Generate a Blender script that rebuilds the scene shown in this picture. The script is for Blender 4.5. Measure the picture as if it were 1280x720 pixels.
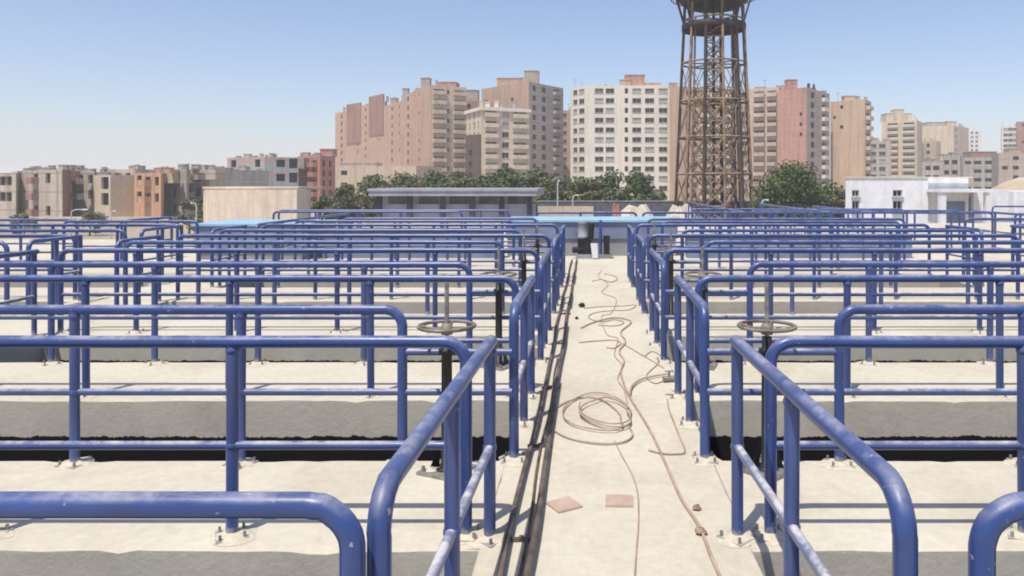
import bpy, math, random
from mathutils import Vector
R = math.radians
random.seed(7)
sc = bpy.context.scene
for o in list(bpy.data.objects): bpy.data.objects.remove(o)

# ------------------------------------------------------------------ camera, sky, sun, exposure
EYE, F, VX, VY = 1.75, 950.0, 737.0, 230.0          # eye height over the deck; focal and vanishing point (1280 px wide frame)
cam_d = bpy.data.cameras.new('camera'); cam = bpy.data.objects.new('camera', cam_d)
sc.collection.objects.link(cam); sc.camera = cam
cam.location = (0, 0, EYE); cam.rotation_euler = (R(90), 0, 0)
cam_d.sensor_width = 36; cam_d.lens = 36 * F / 1280
cam_d.shift_x = -(VX - 640) / 1280; cam_d.shift_y = -(360 - VY) / 1280
cam_d.clip_start = 0.05; cam_d.clip_end = 9000

SUN_EL, SUN_AZ = R(67), math.atan2(-0.50, -0.87)     # azimuth measured from +Y towards +X
world = bpy.data.worlds.new('World'); sc.world = world; world.use_nodes = True
wn = world.node_tree.nodes; wl = world.node_tree.links
sky = wn.new('ShaderNodeTexSky'); sky.sky_type = 'NISHITA'; sky.sun_disc = False
sky.sun_elevation = SUN_EL; sky.sun_rotation = SUN_AZ % (2 * math.pi)
sky.altitude = 0; sky.air_density = 1.0; sky.dust_density = 1.0; sky.ozone_density = 1.7
bg = wn['Background']; bg.inputs['Strength'].default_value = 0.118
tint = wn.new('ShaderNodeMix'); tint.data_type = 'RGBA'; tint.blend_type = 'MULTIPLY'; tint.inputs['Factor'].default_value = 1.0
wl.new(sky.outputs['Color'], tint.inputs['A']); tint.inputs['B'].default_value = (1.03, 1.0, 1.08, 1)   # slightly bluer midday sky
wl.new(tint.outputs['Result'], bg.inputs['Color'])
sd = bpy.data.lights.new('sun', 'SUN'); sd.energy = 3.9; sd.angle = R(0.5); sd.color = (1.0, 0.938, 0.83)
sun = bpy.data.objects.new('sun', sd); sc.collection.objects.link(sun)
ldir = Vector((-math.sin(SUN_AZ) * math.cos(SUN_EL), -math.cos(SUN_AZ) * math.cos(SUN_EL), -math.sin(SUN_EL)))
sun.rotation_euler = ldir.to_track_quat('-Z', 'Y').to_euler()
sc.view_settings.view_transform = 'Standard'; sc.view_settings.look = 'None'
sc.view_settings.exposure = 0.30; sc.view_settings.gamma = 1
sc.view_settings.use_curve_mapping = False
sc.render.engine = 'CYCLES'
sc.cycles.max_bounces = 6; sc.cycles.diffuse_bounces = 3; sc.cycles.glossy_bounces = 3
sc.cycles.volume_bounces = 1; sc.cycles.use_denoising = True
sc.cycles.filter_width = 1.9

# ------------------------------------------------------------------ helpers
def gx(px, Z): return (px - VX) * Z / F              # world X of a photo column at depth Z
def gz(py, Z): return EYE - (py - VY) * Z / F        # world z of a photo row at depth Z
def gp(px, py):                                      # deck point seen at a photo pixel
    Z = EYE * F / (py - VY); return (gx(px, Z), Z)

class MB:
    def __init__(s): s.v = []; s.f = []; s.m = []; s.sm = []
    def add(s, vs, fs, mi=0, smooth=False):
        b = len(s.v); s.v += [tuple(v) for v in vs]
        for f in fs: s.f.append([b + i for i in f]); s.m.append(mi); s.sm.append(smooth)
    def box(s, x0, x1, y0, y1, z0, z1, mi=0, top=None):
        vs = [(x0,y0,z0),(x1,y0,z0),(x1,y1,z0),(x0,y1,z0),(x0,y0,z1),(x1,y0,z1),(x1,y1,z1),(x0,y1,z1)]
        s.add(vs, [(0,3,2,1),(0,1,5,4),(1,2,6,5),(2,3,7,6),(3,0,4,7)], mi)
        s.add(vs[4:], [(0,1,2,3)], mi if top is None else top)
    def tube(s, pts, r, n=12, mi=0, cap=True, r2=None):
        pts = [Vector(p) for p in pts]; N = len(pts)
        t = [(pts[min(i+1,N-1)] - pts[max(i-1,0)]).normalized() for i in range(N)]
        a = Vector((0,0,1)) if abs(t[0].z) < 0.9 else Vector((1,0,0))
        u = (a - t[0]*a.dot(t[0])).normalized(); rings = []
        for i in range(N):
            u = (u - t[i]*u.dot(t[i])).normalized(); w = t[i].cross(u)
            rr = r if r2 is None else r + (r2 - r) * i / max(1, N-1)
            rings.append([pts[i] + (u*math.cos(2*math.pi*k/n) + w*math.sin(2*math.pi*k/n))*rr for k in range(n)])
        vs = [p for ring in rings for p in ring]
        s.add(vs, [(i*n+k, i*n+(k+1)%n, (i+1)*n+(k+1)%n, (i+1)*n+k) for i in range(N-1) for k in range(n)], mi, True)
        if cap:
            s.add(rings[0], [tuple(range(n-1,-1,-1))], mi); s.add(rings[-1], [tuple(range(n))], mi)
    def lathe(s, prof, n=24, mi=0, c=(0,0)):
        vs = [(c[0]+r*math.cos(2*math.pi*k/n), c[1]+r*math.sin(2*math.pi*k/n), z) for r, z in prof for k in range(n)]
        s.add(vs, [(i*n+k, i*n+(k+1)%n, (i+1)*n+(k+1)%n, (i+1)*n+k) for i in range(len(prof)-1) for k in range(n)], mi, True)
    def mesh(s, name, mats):
        me = bpy.data.meshes.new(name); me.from_pydata(s.v, [], s.f)
        for m in (mats if isinstance(mats, (list, tuple)) else [mats]): me.materials.append(m)
        me.polygons.foreach_set('material_index', s.m); me.polygons.foreach_set('use_smooth', s.sm)
        me.update(); return me
    def build(s, name, mats, parent=None): return obj(name, s.mesh(name, mats), parent)

def obj(name, me, parent=None, loc=(0,0,0), rz=0.0):
    o = bpy.data.objects.new(name, me); sc.collection.objects.link(o)
    o.parent = parent; o.location = loc; o.rotation_euler = (0,0,rz); return o
def tag(o, label, cat, group=None):
    o['label'] = label; o['category'] = cat
    if group: o['group'] = group
    return o
def thing(name, label, cat, loc=(0,0,0), rz=0.0, group=None):
    return tag(obj(name, None, None, loc, rz), label, cat, group)
def struct(o, kind='structure'): o['kind'] = kind; return o
def fillet(pts, r, seg=6):
    pts = [Vector(p) for p in pts]; out = [pts[0]]
    for i in range(1, len(pts)-1):
        a = (pts[i-1]-pts[i]).normalized(); b = (pts[i+1]-pts[i]).normalized()
        ang = a.angle(b); d = r / math.tan(ang/2); c = pts[i] + (a+b).normalized() * r / math.sin(ang/2)
        p0 = pts[i]+a*d; p1 = pts[i]+b*d
        for k in range(seg+1):
            q = ((p0-c)*(1-k/seg) + (p1-c)*(k/seg)).normalized()*r + c; out.append(q)
    out.append(pts[-1]); return out
def smooth_path(pts, sub=6):                          # Catmull-Rom
    P = [Vector(p) for p in pts]; P = [P[0]*2-P[1]] + P + [P[-1]*2-P[-2]]; out = []
    for i in range(1, len(P)-2):
        for k in range(sub):
            t = k/sub
            out.append(0.5*((2*P[i]) + (P[i+1]-P[i-1])*t + (2*P[i-1]-5*P[i]+4*P[i+1]-P[i+2])*t*t + (3*P[i]-P[i-1]-3*P[i+1]+P[i+2])*t**3))
    out.append(P[-2]); return out
ORD = ['first','second','third','fourth','fifth','sixth','seventh','eighth','ninth','tenth']

# ------------------------------------------------------------------ materials
def new_mat(name):
    m = bpy.data.materials.new(name); m.use_nodes = True
    return m, m.node_tree.nodes, m.node_tree.links, m.node_tree.nodes['Principled BSDF']
def noise(n, l, scale, detail=5, rough=0.6, vec=None, dist=0.0):
    t = n.new('ShaderNodeTexNoise'); t.inputs['Scale'].default_value = scale; t.inputs['Detail'].default_value = detail
    t.inputs['Roughness'].default_value = rough; t.inputs['Distortion'].default_value = dist
    if vec is None:
        g = n.new('ShaderNodeNewGeometry'); vec = g.outputs['Position']
    l.new(vec, t.inputs['Vector']); return t.outputs['Fac']
def ramp(n, l, fac, stops):
    r = n.new('ShaderNodeValToRGB'); e = r.color_ramp.elements
    while len(e) < len(stops): e.new(0.5)
    for i, (p, c) in enumerate(stops):
        e[i].position = p; e[i].color = (*c, 1) if len(c) == 3 else c
    l.new(fac, r.inputs['Fac']); return r.outputs['Color']
def mix(n, l, fac, a, b, mode='MIX'):
    m = n.new('ShaderNodeMix'); m.data_type = 'RGBA'; m.blend_type = mode
    for s, val in ((m.inputs['Factor'], fac), (m.inputs['A'], a), (m.inputs['B'], b)):
        if isinstance(val, bpy.types.NodeSocket): l.new(val, s)
        elif isinstance(val, (int, float)): s.default_value = val
        else: s.default_value = (*val, 1)
    return m.outputs['Result']
def fmath(n, l, op, a, b=None, c=None):
    m = n.new('ShaderNodeMath'); m.operation = op
    for i, v in enumerate((a, b, c)):
        if v is None: continue
        if isinstance(v, bpy.types.NodeSocket): l.new(v, m.inputs[i])
        else: m.inputs[i].default_value = v
    return m.outputs[0]
def bump(n, l, h, strength, dist, bsdf):
    b = n.new('ShaderNodeBump'); b.inputs['Strength'].default_value = strength; b.inputs['Distance'].default_value = dist
    l.new(h, b.inputs['Height']); l.new(b.outputs['Normal'], bsdf.inputs['Normal'])

def mottled(name, c1, c2, scale=4, rough=0.8, lo=0.35, hi=0.65, b=0.0, bscale=60, metal=0, spec=0.3):
    m, n, l, p = new_mat(name)
    l.new(ramp(n, l, noise(n, l, scale), [(lo, c1), (hi, c2)]), p.inputs['Base Color'])
    p.inputs['Roughness'].default_value = rough; p.inputs['Metallic'].default_value = metal
    p.inputs['Specular IOR Level'].default_value = spec
    if b: bump(n, l, noise(n, l, bscale, 6), b, 0.01, p)
    return m

def blue_paint(name='blue_gloss_paint', dusty=0.50, f0=0.03, f1=0.15):
    m, n, l, p = new_mat(name)
    base = ramp(n, l, noise(n, l, 3.0, 4), [(0.3, (0.013, 0.038, 0.155)), (0.7, (0.021, 0.062, 0.24))])
    g = n.new('ShaderNodeNewGeometry'); sp = n.new('ShaderNodeSeparateXYZ'); l.new(g.outputs['Normal'], sp.inputs[0])
    up = ramp(n, l, sp.outputs['Z'], [(0.35, (0,0,0)), (0.95, (1,1,1))])
    d1 = ramp(n, l, noise(n, l, 6.5, 9, 0.72, dist=0.4), [(0.42, (0,0,0)), (0.62, (1,1,1))])
    dust = fmath(n, l, 'MULTIPLY', fmath(n, l, 'MULTIPLY', up, fmath(n, l, 'MULTIPLY_ADD', d1, 0.85, 0.15)), dusty)
    film = ramp(n, l, noise(n, l, 1.3, 6, 0.65), [(0.35, (f0,)*3), (0.75, (f1,)*3)])
    col = mix(n, l, film, base, (0.27, 0.27, 0.31))
    col = mix(n, l, dust, col, (0.52, 0.50, 0.50))
    # small chips and cement splashes
    chip = ramp(n, l, noise(n, l, 38.0, 3, 0.5), [(0.70, (0,0,0)), (0.745, (1,1,1))])
    col = mix(n, l, fmath(n, l, 'MULTIPLY', chip, 0.6), col, (0.45, 0.43, 0.42))
    sz = n.new('ShaderNodeSeparateXYZ'); l.new(g.outputs['Position'], sz.inputs[0])      # cement splashes round the feet
    foot = fmath(n, l, 'ADD', sz.outputs['Z'], fmath(n, l, 'MULTIPLY', noise(n, l, 25, 6, 0.7), 0.16))
    splash = ramp(n, l, foot, [(0.10, (1,1,1)), (0.135, (0,0,0))])
    col = mix(n, l, fmath(n, l, 'MULTIPLY', splash, 0.7), col, (0.40, 0.37, 0.33))
    l.new(col, p.inputs['Base Color'])
    l.new(fmath(n, l, 'MULTIPLY_ADD', dust, 0.6, 0.31), p.inputs['Roughness'])
    bump(n, l, noise(n, l, 45, 5), 0.12, 0.004, p)
    return m
M = {}
M['blue'] = blue_paint(); M['postblue'] = blue_paint('weathered_blue_paint', 0.5, 0.09, 0.26); M['midblue'] = blue_paint('dusty_rail_paint', 0.9, 0.10, 0.30); M['dustyblue'] = blue_paint('dusty_blue_paint', 1.3, 0.2, 0.6)

def deck_top():
    m, n, l, p = new_mat('cream_screed')
    c = ramp(n, l, noise(n, l, 0.9, 9, 0.65, dist=0.6), [(0.28, (0.485, 0.435, 0.34)), (0.52, (0.575, 0.525, 0.42)), (0.75, (0.63, 0.585, 0.485))])
    fine = ramp(n, l, noise(n, l, 14, 10, 0.75), [(0.25, (0.80,)*3), (0.62, (1.0,)*3)])
    c = mix(n, l, 1.0, c, fine, 'MULTIPLY')
    st = ramp(n, l, noise(n, l, 2.2, 8, 0.7, dist=1.2), [(0.58, (0,0,0)), (0.76, (1,1,1))])
    c = mix(n, l, fmath(n, l, 'MULTIPLY', st, 0.40), c, (0.38, 0.345, 0.29))
    sp = ramp(n, l, noise(n, l, 70, 3, 0.5), [(0.70, (0,0,0)), (0.76, (1,1,1))])
    c = mix(n, l, fmath(n, l, 'MULTIPLY', sp, 0.35), c, (0.33, 0.30, 0.27))
    # hairline cracks
    v = n.new('ShaderNodeTexVoronoi'); v.feature = 'DISTANCE_TO_EDGE'; v.inputs['Scale'].default_value = 0.55
    g = n.new('ShaderNodeNewGeometry'); wv = n.new('ShaderNodeTexNoise'); wv.inputs['Scale'].default_value = 3; wv.inputs['Detail'].default_value = 6
    l.new(g.outputs['Position'], wv.inputs['Vector'])
    l.new(mix(n, l, 0.18, g.outputs['Position'], wv.outputs['Color'], 'ADD'), v.inputs['Vector'])
    cr = ramp(n, l, v.outputs['Distance'], [(0.0, (1,1,1)), (0.006, (0,0,0))])
    c = mix(n, l, fmath(n, l, 'MULTIPLY', cr, 0.08), c, (0.30, 0.27, 0.24))
    l.new(c, p.inputs['Base Color']); p.inputs['Roughness'].default_value = 0.9; p.inputs['Specular IOR Level'].default_value = 0.15
    bump(n, l, noise(n, l, 30, 8, 0.7), 0.35, 0.006, p)
    return m
def deck_side():
    m, n, l, p = new_mat('grey_cement_over_bitumen')
    g = n.new('ShaderNodeNewGeometry'); s = n.new('ShaderNodeSeparateXYZ'); l.new(g.outputs['Position'], s.inputs[0])
    c = ramp(n, l, noise(n, l, 1.6, 9, 0.7, dist=0.8), [(0.28, (0.42, 0.385, 0.32)), (0.55, (0.51, 0.47, 0.39)), (0.78, (0.57, 0.53, 0.45))])
    blot = ramp(n, l, noise(n, l, 7, 6, 0.6), [(0.60, (0,0,0)), (0.72, (1,1,1))])
    c = mix(n, l, fmath(n, l, 'MULTIPLY', blot, 0.35), c, (0.50, 0.47, 0.42))
    zz = fmath(n, l, 'ADD', s.outputs['Z'], fmath(n, l, 'MULTIPLY_ADD', noise(n, l, 9, 8, 0.75), 0.09, -0.045))
    blk = ramp(n, l, fmath(n, l, 'MULTIPLY_ADD', zz, 1.0, 1.0), [(0.700, (1,1,1)), (0.704, (0,0,0))])
    c = mix(n, l, blk, c, (0.012, 0.012, 0.014))
    drip = ramp(n, l, fmath(n, l, 'ADD', s.outputs['Z'], fmath(n, l, 'MULTIPLY_ADD', noise(n, l, 6, 7, 0.7), 0.10, 0.945)), [(0.975, (0,0,0)), (0.985, (1,1,1))])
    c = mix(n, l, drip, c, (0.54, 0.50, 0.43))
    l.new(c, p.inputs['Base Color']); p.inputs['Roughness'].default_value = 0.9; p.inputs['Specular IOR Level'].default_value = 0.15
    bump(n, l, noise(n, l, 18, 8, 0.7), 0.5, 0.01, p)
    return m
M['top'] = deck_top(); M['side'] = deck_side()
M['mortar'] = mottled('mortar_crust', (0.47,0.42,0.33), (0.60,0.545,0.43), 30, 0.95, b=0.6, bscale=40)
M['steel'] = mottled('dull_steel', (0.20,0.18,0.16), (0.36,0.34,0.31), 20, 0.5, metal=0.4)
M['rustybrown'] = mottled('rusty_brown_pipe', (0.06,0.045,0.038), (0.17,0.135,0.11), 8, 0.6)
M['black'] = mottled('black_paint', (0.012,0.012,0.014), (0.03,0.03,0.032), 10, 0.5)
M['hose'] = mottled('dusty_hose', (0.31,0.22,0.17), (0.46,0.35,0.28), 6, 0.7)
M['wheel'] = mottled('cast_handwheel', (0.12,0.095,0.075), (0.28,0.235,0.19), 12, 0.5)
M['tile'] = mottled('pink_ceramic', (0.40,0.29,0.22), (0.49,0.37,0.29), 9, 0.6)
M['rag'] = mottled('brown_rag', (0.16,0.10,0.06), (0.40,0.30,0.22), 18, 0.95)
M['water'] = mottled('dark_water', (0.012,0.014,0.014), (0.02,0.022,0.02), 2, 0.08, spec=0.5)
M['bluewall'] = mottled('blue_tank_paint', (0.15,0.18,0.27), (0.21,0.25,0.36), 2, 0.55)
M['skyblue'] = mottled('sky_blue_lid', (0.24,0.43,0.60), (0.34,0.52,0.67), 3, 0.5)
M['white'] = mottled('white_paint', (0.70,0.70,0.69), (0.80,0.80,0.79), 1.2, 0.7)
M['lilac'] = mottled('pale_lilac_paint', (0.56,0.54,0.63), (0.66,0.64,0.72), 1.0, 0.7)
M['offwhite'] = mottled('greyish_plaster', (0.47,0.47,0.48), (0.58,0.58,0.58), 0.8, 0.85)
M['glass'] = mottled('dark_pane_and_opening', (0.008,0.007,0.007), (0.022,0.020,0.020), 0.6, 0.6, spec=0.2)
M['shut'] = mottled('brown_shutter', (0.10,0.075,0.055), (0.17,0.13,0.10), 2, 0.7)
M['frame'] = mottled('grey_frame', (0.30,0.29,0.27), (0.42,0.40,0.38), 2, 0.7)
M['darkconc'] = mottled('dark_grey_concrete', (0.08,0.08,0.09), (0.13,0.13,0.15), 1.5, 0.85)
M['greyconc'] = mottled('grey_concrete', (0.22,0.22,0.25), (0.33,0.33,0.36), 1.5, 0.85)
M['tanrust'] = mottled('tan_dusty_iron', (0.24,0.165,0.11), (0.48,0.36,0.255), 1.0, 0.9)
M['rust'] = mottled('rusty_iron', (0.13,0.085,0.06), (0.40,0.28,0.185), 1.3, 0.85, 0.3, 0.7)
M['rustdark'] = mottled('dark_iron_and_silhouette', (0.030,0.026,0.027), (0.075,0.055,0.045), 1.1, 0.8)
M['trunk'] = mottled('bark', (0.09,0.065,0.045), (0.16,0.12,0.09), 6, 0.95)
M['ground'] = mottled('sandy_ground', (0.30,0.25,0.19), (0.42,0.36,0.28), 0.05, 0.95)
M['sand'] = mottled('sand_heap', (0.38,0.30,0.21), (0.50,0.42,0.31), 0.3, 0.95)

def wall_mat(name, c1, c2, line=None, floor=3.0, lw=0.10, streak=0.35):
    c1 = tuple(min(0.8, v*1.17) for v in c1); c2 = tuple(min(0.82, v*1.17) for v in c2)
    m, n, l, p = new_mat(name)
    c = ramp(n, l, noise(n, l, 0.16, 8, 0.7, dist=0.5), [(0.3, c1), (0.7, c2)])
    g = n.new('ShaderNodeNewGeometry'); s = n.new('ShaderNodeSeparateXYZ'); l.new(g.outputs['Position'], s.inputs[0])
    mp = n.new('ShaderNodeMapping'); mp.inputs['Scale'].default_value = (1.1, 1.1, 0.07); l.new(g.outputs['Position'], mp.inputs['Vector'])
    st = ramp(n, l, noise(n, l, 1.0, 6, 0.6, vec=mp.outputs[0]), [(0.45, (1,1,1)), (0.75, (1-streak,)*3)])
    c = mix(n, l, 1.0, c, st, 'MULTIPLY')
    fine = ramp(n, l, noise(n, l, 1.4, 6, 0.8), [(0.3, (0.84,)*3), (0.65, (1.06,)*3)])
    c = mix(n, l, 1.0, c, fine, 'MULTIPLY')
    if line:
        fr = fmath(n, l, 'FRACT', fmath(n, l, 'DIVIDE', fmath(n, l, 'ADD', s.outputs['Z'], 40.0), floor))
        c = mix(n, l, fmath(n, l, 'MULTIPLY', fmath(n, l, 'LESS_THAN', fr, lw), 0.8 if lw > 0.2 else 0.6), c, line)
    l.new(c, p.inputs['Base Color']); p.inputs['Roughness'].default_value = 0.92; p.inputs['Specular IOR Level'].default_value = 0.1
    return m
W = {
 'salmon': wall_mat('salmon_brick', (0.41,0.265,0.185), (0.49,0.33,0.24), (0.46,0.36,0.28), 2.75),
 'darkred': wall_mat('dark_red_brick_and_shaded_face', (0.27,0.15,0.115), (0.34,0.195,0.15)),
 'buff': wall_mat('buff_render', (0.46,0.36,0.27), (0.55,0.44,0.335)),
 'cream': wall_mat('cream_render', (0.50,0.42,0.31), (0.60,0.51,0.39), streak=0.25),
 'maroon': wall_mat('maroon_brick_in_shade', (0.085,0.055,0.048), (0.13,0.08,0.07)),  # shade over the block is put into this near-black wall colour
 'ivory': wall_mat('ivory_render', (0.60,0.55,0.455), (0.69,0.635,0.535), streak=0.2),
 'mauve': wall_mat('mauve_render_and_shaded_face', (0.34,0.275,0.235), (0.43,0.355,0.305), (0.30,0.24,0.20), 2.75, 0.1),
 'brown': wall_mat('brown_brick', (0.40,0.27,0.185), (0.48,0.335,0.235)),
 'redbrick': wall_mat('red_brick', (0.40,0.215,0.165), (0.48,0.265,0.205), (0.45,0.33,0.27)),
 'tan': wall_mat('tan_brick', (0.47,0.335,0.23), (0.55,0.40,0.285), (0.52,0.42,0.32)),
 'sandy': wall_mat('sandy_render', (0.52,0.42,0.29), (0.62,0.51,0.37)),
 'grey': wall_mat('grey_render', (0.33,0.30,0.265), (0.44,0.405,0.36), (0.50,0.46,0.41), 3.0, 0.09, 0.5),
 'warmgrey': wall_mat('warm_grey_render', (0.38,0.325,0.265), (0.50,0.435,0.36), (0.27,0.20,0.16), 3.1, 0.08, 0.5),
 'orange': wall_mat('orange_render', (0.46,0.27,0.165), (0.55,0.34,0.22)),
 'greenish': wall_mat('greenish_render', (0.30,0.325,0.31), (0.39,0.41,0.385), (0.56,0.27,0.25), 3.1, 0.27),
 'red': wall_mat('red_render', (0.36,0.165,0.125), (0.45,0.215,0.165)),
 'box': wall_mat('beige_render', (0.58,0.485,0.38), (0.65,0.55,0.44), streak=0.25),
 'white': wall_mat('white_render', (0.66,0.67,0.68), (0.74,0.75,0.755), streak=0.2),
 'pale': wall_mat('pale_render', (0.62,0.56,0.52), (0.70,0.64,0.60)),
}
PANES = [M['glass'], M['glass'], M['glass'], M['shut'], M['frame']]

# ------------------------------------------------------------------ ground, deck, pits
def worn_slab(name, x0, x1, y0, y1, zb=-1.7, edges='ns', seed=0):
    """deck strip whose chosen top edges (n: y0, s: y1, w: x0, e: x1) are chipped and slightly rounded"""
    rnd = random.Random(seed); nx = max(2, int((x1-x0)/0.09)); ny = max(2, int((y1-y0)/0.09)); mb = MB()
    def run(n):                                       # smooth wander plus a few chips
        v = 0.0; out = []
        for i in range(n+1):
            v = v*0.8 + rnd.uniform(-1,1)*0.0035
            out.append(max(0.003, 0.010 + v + (rnd.uniform(0.008,0.02) if rnd.random() < 0.05 else 0)))
        return out
    ins = {e: run(nx if e in 'ns' else ny) for e in edges}
    iN = ins.get('n', [0]*(nx+1)); iS = ins.get('s', [0]*(nx+1)); iW = ins.get('w', [0]*(ny+1)); iE = ins.get('e', [0]*(ny+1))
    xs = [x0+(x1-x0)*i/nx for i in range(nx+1)]; ys = [y0+(y1-y0)*j/ny for j in range(ny+1)]
    ring = [(xs[i], y0+iN[i]) for i in range(nx+1)] + [(x1-iE[j], ys[j]) for j in range(1, ny)] + [(xs[i], y1-iS[i]) for i in range(nx, -1, -1)] + [(x0+iW[j], ys[j]) for j in range(ny-1, 0, -1)]
    low = [(xs[i], y0, -0.9*iN[i]) for i in range(nx+1)] + [(x1, ys[j], -0.9*iE[j]) for j in range(1, ny)] + [(xs[i], y1, -0.9*iS[i]) for i in range(nx, -1, -1)] + [(x0, ys[j], -0.9*iW[j]) for j in range(ny-1, 0, -1)]
    n = len(ring)
    vs = [(x, y, 0) for x, y in ring] + low + [(x, y, zb) for x, y, z in low]
    mb.add(vs, [tuple(range(n))], 0)
    mb.add(vs, [(n+k, n+(k+1)%n, (k+1)%n, k) for k in range(n)], 0, True)
    mb.add(vs, [(2*n+k, 2*n+(k+1)%n, n+(k+1)%n, n+k) for k in range(n)], 1)
    return struct(mb.build(name, [M['top'], M['side']]))

mb = MB(); mb.add([(-2500,-600,-4),(2500,-600,-4),(2500,3200,-4),(-2500,3200,-4)], [(0,1,2,3)])
struct(mb.build('ground', M['ground']))

CZ = [3.78, 6.30, 8.95, 11.5, 14.5]                   # railings on the near edge of each strip
BZ = [1.86, 4.75, 7.40, 10.2, 12.8]                   # railings on the far edge
NEAR = [c - 0.14 for c in CZ]; FAR = [b + 0.06 for b in BZ]
XL, XR = -0.53, 0.78                                  # central walkway
BLOCKS = [(-14.0, -7.70), (-6.35, XL), (XR, 6.60), (7.95, 14.2)]
WALKS = [(-15.4, -14.0), (-7.70, -6.35), (XL, XR), (6.60, 7.95), (14.2, 15.6)]
DECK_END, BACK = 34.0, 14.36
for i, (a, b) in enumerate(WALKS):
    worn_slab('walkway', a, b, -3, BACK, -1.7, 'we', i)
for a, b in BLOCKS:
    for k in range(5):
        y0 = -3 if k == 0 else NEAR[k-1]; y1 = FAR[k]
        worn_slab('cross_walkway', a, b, y0, y1, -1.7, 'ns', 40+k+int(a*7))
mb = MB(); mb.box(-9.6, 34, BACK, DECK_END, -1.7, 0, 1, 0); struct(mb.build('deck', [M['top'], M['side']]))
mb = MB(); mb.box(-34, -9.6, BACK, 24, -1.7, 0, 1, 0); struct(mb.build('deck', [M['top'], M['side']]))
mb = MB(); mb.box(-34, 34, -3, 24, -4, -1.702, 0); mb.box(-9.6, 34, 24.001, DECK_END, -4, -1.702, 0); struct(mb.build('tank_base', M['greyconc']))
mb = MB(); mb.add([(-14,-2.9,-1.45),(14.2,-2.9,-1.45),(14.2,BACK-0.01,-1.45),(-14,BACK-0.01,-1.45)], [(0,1,2,3)])
struct(mb.build('water', M['water']))
for a, b in ((-34, -15.4), (15.6, 34)):
    mb = MB(); mb.box(a, b, -3, BACK, -1.7, 0, 1, 0); struct(mb.build('side_deck', [M['top'], M['side']]))

# ------------------------------------------------------------------ railings
HR = 0.965
_cache = {}
def cached(key, fn):
    if key not in _cache: _cache[key] = fn()
    return _cache[key]
def post_mesh(n):
    def f():
        mb = MB(); mb.tube([(0,0,0),(0,0,0.3),(0,0,0.6),(0,0,HR-0.01)], 0.0295, n)
        if n > 8:
            for zz in (0.45, HR-0.042): mb.lathe([(0.029,zz-0.016),(0.0335,zz-0.008),(0.0345,zz),(0.0335,zz+0.008),(0.029,zz+0.016)], n)
        return mb.mesh('post', M['postblue'])
    return cached(('post', n), f)
def plate_mesh(var):
    def f():
        mb = MB(); rnd = random.Random(var); mb.box(-0.075,0.075,-0.075,0.075,0.0,0.008,0)
        for sx in (-1,1):
            for sy in (-1,1):
                mb.tube([(sx*0.055,sy*0.055,0.006),(sx*0.055,sy*0.055,0.034)], 0.008, 6, 1)
        # crust of mortar packed round the foot
        n = 11; vs = [(0,0,0.035)]
        for k in range(n):
            a = 2*math.pi*k/n; r = 0.045 + rnd.random()*0.03; vs.append((r*math.cos(a), r*math.sin(a), 0.0095+rnd.random()*0.006))
        for k in range(n):
            a = 2*math.pi*k/n; r = 0.088 + rnd.random()*0.05; vs.append((r*math.cos(a), r*math.sin(a), 0.001))
        fs = [(0,1+k,1+(k+1)%n) for k in range(n)] + [(1+k,1+n+k,1+n+(k+1)%n,1+(k+1)%n) for k in range(n)]
        mb.add(vs, fs, 2, True)
        return mb.mesh('base_plate', [M['blue'], M['steel'], M['mortar']])
    return cached(('plate', var), f)
def brace_mesh():
    def f():
        mb = MB(); mb.tube([(0,0,0.02),(0.12,0,0.02)], 0.006, 6); return mb.mesh('foot_bolt', M['steel'])
    return cached('fb', f)
pv = [0]
def railing(label, A, B, bendA=True, bendB=True, posts=(), mids=None, near=True, group=None, h=HR, z=0.0, midmat='midblue'):
    """A, B ground points; local x runs from A to B; posts at distances from A"""
    dx, dy = B[0]-A[0], B[1]-A[1]; L = math.hypot(dx, dy)
    t = thing('pipe_railing', label, 'railing', (A[0], A[1], z), math.atan2(dy, dx), group)
    n = 18 if near else 8
    def top():
        pts = ([(0,0,0)] if bendA else []) + [(0,0,h),(L,0,h)] + ([(L,0,0)] if bendB else [])
        mb = MB(); p = fillet(pts, 0.11, 12 if near else 4) if len(pts) > 2 else pts
        q = [p[0]]
        for a, b in zip(p, p[1:]):                     # split long runs so the pipe can shade and sag a little
            a = Vector(a); b = Vector(b); k = max(1, int((b-a).length/0.5))
            for i in range(1, k+1): q.append(a.lerp(b, i/k))
        rnd = random.Random(round(L*100)+round(A[1]*7))
        q = [Vector(v) + Vector((0, 0.0012*rnd.uniform(-1,1), 0.0016*rnd.uniform(-1,1))) for v in q]
        mb.tube(q, 0.031, n); return mb.mesh('top_rail', M['blue'])
    tr = obj('top_rail', top(), t)
    if near:
        for flag, x in ((bendA, 0), (bendB, L)):
            if flag: pv[0] += 1; obj('base_plate', plate_mesh(pv[0] % 5), tr, (x,0,0))
    for d in posts:
        p = obj('post', post_mesh(n), t, (d+random.uniform(-0.03,0.03),0,0)); p.rotation_euler = (random.uniform(-0.006,0.006), random.uniform(-0.006,0.006), random.random()*6)
        if near: pv[0] += 1; obj('base_plate', plate_mesh(pv[0] % 5), p, (0,0,0), random.uniform(-0.1,0.1))
    for (zz, a, b) in (mids if mids is not None else [(0.45, 0.0, L)]):
        mb = MB(); k = max(2, int((b-a)/0.6)); mb.tube([(a+(b-a)*i/k, 0, zz) for i in range(k+1)], 0.0215, n)
        mb.build('mid_rail', M[midmat], t)
    return t
def spaced(L, step, first=None):
    out = []; d = step if first is None else first
    while d < L - 0.35: out.append(d); d += step
    return out
SIDE = ['beyond the left side walkway', 'left of the walkway', 'right of the walkway', 'beyond the right side walkway']
GR_X = 'blue railings across the concrete strips'; GR_L = 'blue railings beside the walkways'
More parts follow.
